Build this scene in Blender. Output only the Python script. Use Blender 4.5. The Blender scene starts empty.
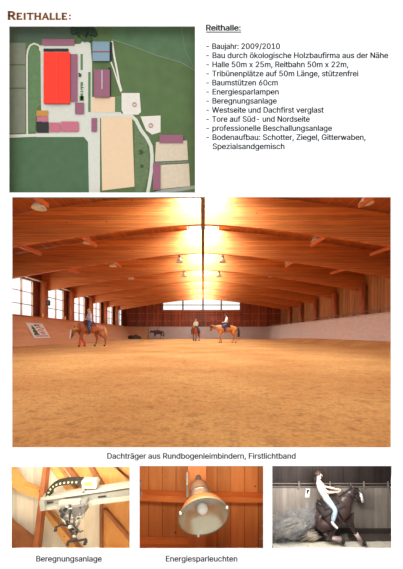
import bpy, bmesh, math, random
from mathutils import Vector, Matrix, noise
from mathutils.geometry import tessellate_polygon
random.seed(7)
S = bpy.context.scene
COL = S.collection
PI = math.pi
EYE = 0.75            # eye height over the riding-hall sand
F = 300.0             # focal length in pixels of the 403 px wide frame
VX, VY = 203.0, 334.0 # pixel straight ahead of the camera

# ------------------------------------------------------------------ camera
cd = bpy.data.cameras.new('camera')
cam = bpy.data.objects.new('camera', cd); COL.objects.link(cam)
cam.location = (0, 0, EYE); cam.rotation_euler = (PI/2, 0, 0)
cd.sensor_fit = 'HORIZONTAL'; cd.sensor_width = 36; cd.lens = 36*F/403
cd.shift_x = -(VX-201.5)/403; cd.shift_y = (VY-284.5)/403
cd.clip_start = 0.05; cd.clip_end = 500
S.camera = cam
# ------------------------------------------------------------------ world, exposure
w = bpy.data.worlds.new('world'); S.world = w; w.use_nodes = True
bg = w.node_tree.nodes['Background']
bg.inputs[0].default_value = (0.97, 0.985, 1, 1); bg.inputs[1].default_value = 1.22
S.view_settings.view_transform = 'Standard'; S.view_settings.look = 'None'
S.view_settings.exposure = 0.0; S.view_settings.gamma = 1.0
S.view_settings.use_curve_mapping = False

def area(name, loc, size, power, direction, color=(1, 1, 1), size_y=None, spread=None):
    l = bpy.data.lights.new(name, 'AREA'); l.energy = power; l.color = color
    l.size = size
    if size_y: l.shape = 'RECTANGLE'; l.size_y = size_y
    if spread: l.spread = spread
    o = bpy.data.objects.new(name, l); COL.objects.link(o); o.location = loc
    o.rotation_euler = Vector(direction).to_track_quat('-Z', 'Y').to_euler()
    return o
BEAM_Y = [9.1+5.0*k for k in range(8)]          # 9.1 ... 44.1
# daylight falling through the ridge skylight, one panel per bay
for y in BEAM_Y:
    area('skylight_daylight', (0, y-1.0, 7.85), 1.8, 600, (0, 0.75, -0.66), (0.86, 0.94, 1), 0.8)
    area('skylight_daylight', (0, y-3.0, 7.85), 1.6, 260, (0, 0, -1), (0.9, 0.95, 1), 2.0)
# daylight through the window band on the left side
for y in (21.5, 26.5, 31.5, 36.5, 41.5):
    area('window_daylight', (-13.3, y, 3.4), 2.9, 130, (1, 0, -0.25), (1, 0.97, 0.92), 2.7)
# fill lights added to brighten the three lower picture recesses, no fixture there
area('recess_fill_rig', (-0.82, 1.80, -0.10), 0.5, 7.0, (-0.1, 0.8, -0.75), (1, 0.96, 0.86), 0.06)
area('recess_fill_lamp', (-0.05, 1.80, -0.10), 0.5, 2.2, (0.1, 0.8, -0.75), (1, 0.93, 0.8), 0.06)
area('recess_fill_horse', (0.75, 1.80, -0.10), 0.5, 7.5, (0.2, 0.8, -0.75), (1, 0.96, 0.92), 0.06)

# ------------------------------------------------------------------ helpers
def srgb(r, g, b):
    def c(v):
        v /= 255.0
        return v/12.92 if v <= 0.04045 else ((v+0.055)/1.055)**2.4
    return (c(r), c(g), c(b), 1)

def P(px, py, y):      # photograph pixel at distance y -> place in the world
    return Vector(((px-VX)*y/F, y, EYE-(py-VY)*y/F))

def newmat(name):
    m = bpy.data.materials.new(name); m.use_nodes = True
    nt = m.node_tree; b = nt.nodes['Principled BSDF']
    return m, nt, b

def plain(name, col, rough=0.7, var=0.12, scale=20.0, metal=0.0, bump=0.0, emit=None):
    m, nt, b = newmat(name)
    tc = nt.nodes.new('ShaderNodeTexCoord'); nz = nt.nodes.new('ShaderNodeTexNoise')
    nz.inputs['Scale'].default_value = scale; nz.inputs['Detail'].default_value = 5
    nt.links.new(tc.outputs['Object'], nz.inputs['Vector'])
    mx = nt.nodes.new('ShaderNodeMix'); mx.data_type = 'RGBA'
    mx.inputs[6].default_value = tuple(min(1, c*(1-var)) for c in col[:3])+(1,)
    mx.inputs[7].default_value = tuple(min(1, c*(1+var)) for c in col[:3])+(1,)
    nt.links.new(nz.outputs['Fac'], mx.inputs[0]); nt.links.new(mx.outputs[2], b.inputs['Base Color'])
    b.inputs['Roughness'].default_value = rough; b.inputs['Metallic'].default_value = metal
    if bump:
        bp = nt.nodes.new('ShaderNodeBump'); bp.inputs['Strength'].default_value = bump
        nt.links.new(nz.outputs['Fac'], bp.inputs['Height']); nt.links.new(bp.outputs[0], b.inputs['Normal'])
    return m

def wood(name, c1, c2, grain=(0.4, 8, 8), plank=None, gap=(0.25, 0.25, 0.25), gapw=0.05, rough=0.55, knots=True, knot_scale=2.0, knot_size=0.06):
    """grain: noise scale along each axis; plank=(axis, width)"""
    m, nt, b = newmat(name); N = nt.nodes; L = nt.links
    tc = N.new('ShaderNodeTexCoord'); mp = N.new('ShaderNodeMapping')
    mp.inputs['Scale'].default_value = grain
    L.new(tc.outputs['Object'], mp.inputs['Vector'])
    nz = N.new('ShaderNodeTexNoise'); nz.inputs['Scale'].default_value = 1; nz.inputs['Detail'].default_value = 6
    nz.inputs['Roughness'].default_value = 0.65
    L.new(mp.outputs[0], nz.inputs['Vector'])
    rp = N.new('ShaderNodeValToRGB'); rp.color_ramp.elements[0].position = 0.32; rp.color_ramp.elements[1].position = 0.68
    rp.color_ramp.elements[0].color = c1; rp.color_ramp.elements[1].color = c2
    L.new(nz.outputs['Fac'], rp.inputs[0]); out = rp.outputs[0]
    if plank:
        sx = N.new('ShaderNodeSeparateXYZ'); L.new(tc.outputs['Object'], sx.inputs[0])
        dv = N.new('ShaderNodeMath'); dv.operation = 'DIVIDE'; dv.inputs[1].default_value = plank[1]
        L.new(sx.outputs[plank[0]], dv.inputs[0])
        fl = N.new('ShaderNodeMath'); fl.operation = 'FLOOR'; L.new(dv.outputs[0], fl.inputs[0])
        wn = N.new('ShaderNodeTexWhiteNoise'); wn.noise_dimensions = '1D'; L.new(fl.outputs[0], wn.inputs['W'])
        mr = N.new('ShaderNodeMapRange'); mr.inputs[3].default_value = 0.78; mr.inputs[4].default_value = 1.12
        L.new(wn.outputs['Value'], mr.inputs[0])
        m1 = N.new('ShaderNodeVectorMath'); m1.operation = 'SCALE'; L.new(out, m1.inputs[0]); L.new(mr.outputs[0], m1.inputs['Scale'])
        fr = N.new('ShaderNodeMath'); fr.operation = 'FRACT'; L.new(dv.outputs[0], fr.inputs[0])
        lt = N.new('ShaderNodeMath'); lt.operation = 'LESS_THAN'; lt.inputs[1].default_value = gapw
        L.new(fr.outputs[0], lt.inputs[0])
        m2 = N.new('ShaderNodeMix'); m2.data_type = 'RGBA'; m2.blend_type = 'MULTIPLY'
        m2.inputs[7].default_value = tuple(gap)+(1,)
        L.new(lt.outputs[0], m2.inputs[0]); L.new(m1.outputs[0], m2.inputs[6]); out = m2.outputs[2]
    if knots:
        vo = N.new('ShaderNodeTexVoronoi'); vo.inputs['Scale'].default_value = knot_scale
        L.new(tc.outputs['Object'], vo.inputs['Vector'])
        l2 = N.new('ShaderNodeMath'); l2.operation = 'LESS_THAN'; l2.inputs[1].default_value = knot_size
        L.new(vo.outputs['Distance'], l2.inputs[0])
        m3 = N.new('ShaderNodeMix'); m3.data_type = 'RGBA'; m3.blend_type = 'MULTIPLY'
        m3.inputs[7].default_value = (0.3, 0.2, 0.15, 1)
        L.new(l2.outputs[0], m3.inputs[0]); L.new(out, m3.inputs[6]); out = m3.outputs[2]
    L.new(out, b.inputs['Base Color']); b.inputs['Roughness'].default_value = rough
    return m

def obj(name, bm, mat, parent=None, smooth=False):
    bmesh.ops.recalc_face_normals(bm, faces=bm.faces)
    me = bpy.data.meshes.new(name); bm.to_mesh(me); bm.free()
    me.materials.append(mat)
    if smooth:
        for p in me.polygons: p.use_smooth = True
    o = bpy.data.objects.new(name, me); COL.objects.link(o)
    if parent:
        o.parent = parent
        o.matrix_parent_inverse = Matrix.Translation(-parent.location)
    return o
def tag(o, label=None, cat=None, group=None, kind=None):
    if label: o['label'] = label
    if cat: o['category'] = cat
    if group: o['group'] = group
    if kind: o['kind'] = kind
    return o
def thing(name, label, cat, loc=(0, 0, 0), group=None):
    o = bpy.data.objects.new(name, None); COL.objects.link(o); o.location = loc; o.empty_display_size = 0.1
    return tag(o, label, cat, group)
def base_origin(o):
    """move a single-mesh thing's origin to the base of its own shape"""
    vs = [v.co for v in o.data.vertices]
    c = Vector(((min(v.x for v in vs)+max(v.x for v in vs))/2, (min(v.y for v in vs)+max(v.y for v in vs))/2, min(v.z for v in vs)))
    o.data.transform(Matrix.Translation(-c)); o.location = c
    return o

def box(bm, a, b):
    x0, y0, z0 = a; x1, y1, z1 = b
    v = [bm.verts.new(p) for p in ((x0, y0, z0), (x1, y0, z0), (x1, y1, z0), (x0, y1, z0), (x0, y0, z1), (x1, y0, z1), (x1, y1, z1), (x0, y1, z1))]
    for f in ((0, 1, 2, 3), (4, 5, 6, 7), (0, 1, 5, 4), (1, 2, 6, 5), (2, 3, 7, 6), (3, 0, 4, 7)): bm.faces.new([v[i] for i in f])
def boxm(*ab):
    bm = bmesh.new()
    for a, b in ab: box(bm, a, b)
    return bm
def prism(bm, pts, off):
    """closed outline (Vectors) pushed by vector off"""
    off = Vector(off)
    a = [bm.verts.new(p) for p in pts]; b = [bm.verts.new(Vector(p)+off) for p in pts]
    bm.faces.new(a); bm.faces.new(b[::-1])
    n = len(a)
    for i in range(n): bm.faces.new((a[i], a[(i+1) % n], b[(i+1) % n], b[i]))
def tube(bm, pts, rad, n=10, cap=True):
    pts = [Vector(p) for p in pts]
    if not isinstance(rad, (list, tuple)): rad = [rad]*len(pts)
    rings = []
    for i, p in enumerate(pts):
        d = (pts[min(i+1, len(pts)-1)]-pts[max(i-1, 0)]).normalized()
        up = Vector((0, 0, 1)) if abs(d.z) < 0.9 else Vector((1, 0, 0))
        u = d.cross(up).normalized(); v = d.cross(u)
        rings.append([bm.verts.new(p+(u*math.cos(2*PI*k/n)+v*math.sin(2*PI*k/n))*rad[i]) for k in range(n)])
    for a, b in zip(rings, rings[1:]):
        for k in range(n): bm.faces.new((a[k], a[(k+1) % n], b[(k+1) % n], b[k]))
    if cap: bm.faces.new(rings[0][::-1]); bm.faces.new(rings[-1])
def beam(bm, a, b, w, h, up=(0, 0, 1)):
    """square bar from a to b"""
    a = Vector(a); b = Vector(b); d = (b-a).normalized(); u = d.cross(Vector(up)).normalized()*w/2; v = u.cross(d).normalized()*h/2
    q = [bm.verts.new(p+s) for p in (a, b) for s in (u+v, u-v, -u-v, -u+v)]
    for f in ((0, 1, 2, 3), (4, 5, 6, 7), (0, 1, 5, 4), (1, 2, 6, 5), (2, 3, 7, 6), (3, 0, 4, 7)): bm.faces.new([q[i] for i in f])
def lathe(bm, prof, n=20, M=None):
    """prof: list of (r, z); axis z"""
    M = M or Matrix()
    rings = []
    for r, z in prof:
        if r < 1e-6: rings.append([bm.verts.new(M @ Vector((0, 0, z)))])
        else: rings.append([bm.verts.new(M @ Vector((r*math.cos(2*PI*k/n), r*math.sin(2*PI*k/n), z))) for k in range(n)])
    for a, b in zip(rings, rings[1:]):
        for k in range(n):
            A = [a[k % len(a)], a[(k+1) % len(a)]] if len(a) > 1 else [a[0]]
            B = [b[(k+1) % len(b)], b[k % len(b)]] if len(b) > 1 else [b[0]]
            try: bm.faces.new(A+B)
            except ValueError: pass
def ball(bm, c, r, sc=(1, 1, 1), seg=12, rings=8, jitter=0):
    res = bmesh.ops.create_uvsphere(bm, u_segments=seg, v_segments=rings, radius=1)
    for v in res['verts']:
        k = 1+jitter*(noise.noise(v.co*2.3+Vector(c)*31)) if jitter else 1
        v.co = Vector((v.co.x*sc[0]*r*k, v.co.y*sc[1]*r*k, v.co.z*sc[2]*r*k))+Vector(c)
    return res['verts']
def skin(verts, edges, radii, sub=2, root=0):
    """grow a smooth body over a skeleton; returns a bmesh"""
    me = bpy.data.meshes.new('tmp'); me.from_pydata([tuple(v) for v in verts], edges, [])
    o = bpy.data.objects.new('tmp', me); COL.objects.link(o)
    md = o.modifiers.new('s', 'SKIN'); md.use_smooth_shade = True
    sv = me.skin_vertices[0].data
    for i, r in enumerate(radii):
        sv[i].radius = (r, r) if not isinstance(r, tuple) else r
        sv[i].use_root = (i == root)
    if sub:
        sb = o.modifiers.new('u', 'SUBSURF'); sb.levels = sub; sb.render_levels = sub
    dg = bpy.context.evaluated_depsgraph_get(); dg.update()
    m2 = bpy.data.meshes.new_from_object(o.evaluated_get(dg))
    bm = bmesh.new(); bm.from_mesh(m2)
    bpy.data.objects.remove(o); bpy.data.meshes.remove(me); bpy.data.meshes.remove(m2)
    return bm
def join(bm, other):
    me = bpy.data.meshes.new('tmp'); other.to_mesh(me); other.free(); bm.from_mesh(me); bpy.data.meshes.remove(me)
class Skel:
    def __init__(s): s.v = []; s.e = []; s.r = []; s.n = {}
    def add(s, name, p, r, to=None):
        s.n[name] = len(s.v); s.v.append(Vector(p)); s.r.append(r)
        if to is not None: s.e.append((s.n[to], s.n[name]))
    def chain(s, start, pts):
        last = start
        for i, (p, r) in enumerate(pts):
            nm = '%s_%d_%d' % (start, len(s.v), i); s.add(nm, p, r, last); last = nm
        return last
    def bm(s, sub=2): return skin(s.v, s.e, s.r, sub)

# ------------------------------------------------------------------ materials
M = {}
M['paper'] = plain('paper', (0.93, 0.93, 0.93, 1), 0.9, 0.004)
M['ink'] = plain('ink', (0.012, 0.012, 0.014, 1), 0.8, 0.02)
M['brown_ink'] = plain('brown_ink', srgb(112, 56, 4), 0.8, 0.05)
M['gold_ink'] = plain('gold_ink', srgb(236, 164, 44), 0.8, 0.05)
OR1, OR2 = srgb(196, 92, 30), srgb(232, 134, 56)
M['glulam'] = wood('glulam', srgb(190, 98, 36), srgb(230, 144, 64), (0.5, 3, 14), plank=(2, 0.2), gap=(0.8, 0.72, 0.66), gapw=0.12, knot_scale=1.6, knot_size=0.05)
M['roofboard'] = wood('roofboard', srgb(176, 96, 46), srgb(206, 126, 68), (3, 0.6, 3), plank=(0, 0.18), gap=(0.45, 0.4, 0.35), gapw=0.08)
M['purlin'] = wood('purlin', srgb(186, 92, 44), srgb(214, 120, 60), (6, 0.6, 6))
M['log'] = wood('log', srgb(165, 85, 45), srgb(205, 120, 70), (5, 5, 0.7))
M['wall_brown'] = wood('wall_brown', srgb(110, 52, 30), srgb(150, 75, 42), (5, 5, 0.8), plank=(1, 0.22), gap=(0.35, 0.3, 0.25), gapw=0.08)
M['wall_tan'] = wood('wall_tan', srgb(178, 118, 66), srgb(212, 150, 90), (5, 5, 0.8), plank=(1, 0.42), gap=(0.4, 0.32, 0.25), gapw=0.1)
M['wall_end'] = wood('wall_end', srgb(140, 60, 32), srgb(190, 92, 50), (5, 5, 0.6), plank=(0, 0.6), gap=(0.4, 0.3, 0.25), gapw=0.08)
M['kick_left'] = wood('kick_left', srgb(204, 152, 110), srgb(220, 168, 126), (0.5, 0.5, 6), knots=False)
M['kick_grey'] = wood('kick_grey', srgb(192, 172, 160), srgb(208, 190, 178), (2, 2, 6), knots=False)
M['frame'] = plain('frame', srgb(132, 100, 76), 0.5)
M['white'] = plain('white', (0.85, 0.85, 0.83, 1), 0.5, 0.03)
M['steel'] = plain('steel', srgb(150, 148, 140), 0.4, 0.08, metal=0.5)
M['dark_steel'] = plain('dark_steel', srgb(92, 86, 82), 0.5, 0.1)
M['black'] = plain('black', srgb(24, 22, 22), 0.6)
M['lampgrey'] = plain('lampgrey', srgb(214, 214, 196), 0.35, 0.05)
M['bulb'] = plain('bulb', (0.95, 0.95, 0.9, 1), 0.2, 0.01)
def glass():
    m, nt, b = newmat('glass'); N = nt.nodes
    t = N.new('ShaderNodeBsdfTransparent'); g = N.new('ShaderNodeBsdfGlossy'); g.inputs['Roughness'].default_value = 0.05
    mx = N.new('ShaderNodeMixShader'); mx.inputs[0].default_value = 0.04
    nt.links.new(t.outputs[0], mx.inputs[1]); nt.links.new(g.outputs[0], mx.inputs[2])
    nt.links.new(mx.outputs[0], N['Material Output'].inputs[0])
    return m
M['glass'] = glass()
def sand_mat(name, c1, c2, c3, bump=0.6, s=1.0):
    m, nt, b = newmat(name); N = nt.nodes; L = nt.links
    tc = N.new('ShaderNodeTexCoord')
    def nz(scale, det=6, rough=0.6):
        n = N.new('ShaderNodeTexNoise'); n.inputs['Scale'].default_value = scale*s; n.inputs['Detail'].default_value = det
        n.inputs['Roughness'].default_value = rough; L.new(tc.outputs['Object'], n.inputs['Vector']); return n
    a = nz(0.35, 4); b1 = nz(7, 8, 0.7); c = nz(26, 8, 0.75)
    r = N.new('ShaderNodeValToRGB'); r.color_ramp.elements[0].position = 0.36; r.color_ramp.elements[0].color = c1
    r.color_ramp.elements[1].position = 0.64; r.color_ramp.elements[1].color = c2
    L.new(a.outputs['Fac'], r.inputs[0])
    r2 = N.new('ShaderNodeValToRGB'); r2.color_ramp.elements[0].position = 0.3; r2.color_ramp.elements[0].color = c3
    r2.color_ramp.elements[1].position = 0.5; r2.color_ramp.elements[1].color = (1, 1, 1, 1)
    L.new(b1.outputs['Fac'], r2.inputs[0])
    mx = N.new('ShaderNodeMix'); mx.data_type = 'RGBA'; mx.blend_type = 'MULTIPLY'; mx.inputs[0].default_value = 0.8
    r3 = N.new('ShaderNodeMix'); r3.data_type = 'RGBA'; r3.blend_type = 'MULTIPLY'; r3.inputs[0].default_value = 0.55; r4 = N.new('ShaderNodeValToRGB'); r4.color_ramp.elements[0].position = 0.38; r4.color_ramp.elements[0].color = (0.45, 0.4, 0.35, 1); r4.color_ramp.elements[1].position = 0.56; L.new(c.outputs['Fac'], r4.inputs[0]); L.new(r.outputs[0], r3.inputs[6]); L.new(r4.outputs[0], r3.inputs[7]); r = r3
    L.new(r.outputs[2], mx.inputs[6]); L.new(r2.outputs[0], mx.inputs[7]); L.new(mx.outputs[2], b.inputs['Base Color'])
    ad = N.new('ShaderNodeMath'); ad.operation = 'ADD'; L.new(b1.outputs['Fac'], ad.inputs[0])
    ml = N.new('ShaderNodeMath'); ml.operation = 'MULTIPLY'; ml.inputs[1].default_value = 0.7; L.new(c.outputs['Fac'], ml.inputs[0])
    L.new(ml.outputs[0], ad.inputs[1])
    bp = N.new('ShaderNodeBump'); bp.inputs['Strength'].default_value = bump; bp.inputs['Distance'].default_value = 0.06/s
    L.new(ad.outputs[0], bp.inputs['Height']); L.new(bp.outputs[0], b.inputs['Normal'])
    b.inputs['Roughness'].default_value = 0.95
    return m
M['sand'] = sand_mat('sand', srgb(202, 138, 68), srgb(228, 172, 98), (0.5, 0.38, 0.28, 1))

# ------------------------------------------------------------------ the white page with its five openings
PY, PT = 1.75, 0.004
WIN = {'aerial': (9, 26, 195, 192.5), 'hall': (12, 197, 391, 447.5), 'rig': (11, 467, 129.6, 548.5), 'lamp': (139.5, 466, 263.3, 548.5), 'horse': (272.3, 466, 391.7, 548.5)}
def page():
    xs = sorted({-60.0, 463.0}|{w[0] for w in WIN.values()}|{w[2] for w in WIN.values()})
    ys = sorted({-60.0, 629.0}|{w[1] for w in WIN.values()}|{w[3] for w in WIN.values()})
    bm = bmesh.new(); vs = {}
    def v(i, j, d):
        if (i, j, d) not in vs: p = P(xs[i], ys[j], PY); vs[(i, j, d)] = bm.verts.new(p+Vector((0, d*PT, 0)))
        return vs[(i, j, d)]
    def solid(i, j):
        if i < 0 or j < 0 or i >= len(xs)-1 or j >= len(ys)-1: return False
        cx, cy = (xs[i]+xs[i+1])/2, (ys[j]+ys[j+1])/2
        return not any(w[0] < cx < w[2] and w[1] < cy < w[3] for w in WIN.values())
    for i in range(len(xs)-1):
        for j in range(len(ys)-1):
            if not solid(i, j): continue
            for d in (0, 1): bm.faces.new((v(i, j, d), v(i+1, j, d), v(i+1, j+1, d), v(i, j+1, d)))
            if not solid(i-1, j): bm.faces.new((v(i, j, 0), v(i, j+1, 0), v(i, j+1, 1), v(i, j, 1)))
            if not solid(i+1, j): bm.faces.new((v(i+1, j, 0), v(i+1, j+1, 0), v(i+1, j+1, 1), v(i+1, j, 1)))
            if not solid(i, j-1): bm.faces.new((v(i, j, 0), v(i+1, j, 0), v(i+1, j, 1), v(i, j, 1)))
            if not solid(i, j+1): bm.faces.new((v(i, j+1, 0), v(i+1, j+1, 0), v(i+1, j+1, 1), v(i, j+1, 1)))
    return bm
PAGE = obj('page', page(), M['paper'])
tag(PAGE, 'large white page with black German text around five pictures', 'page')
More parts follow.
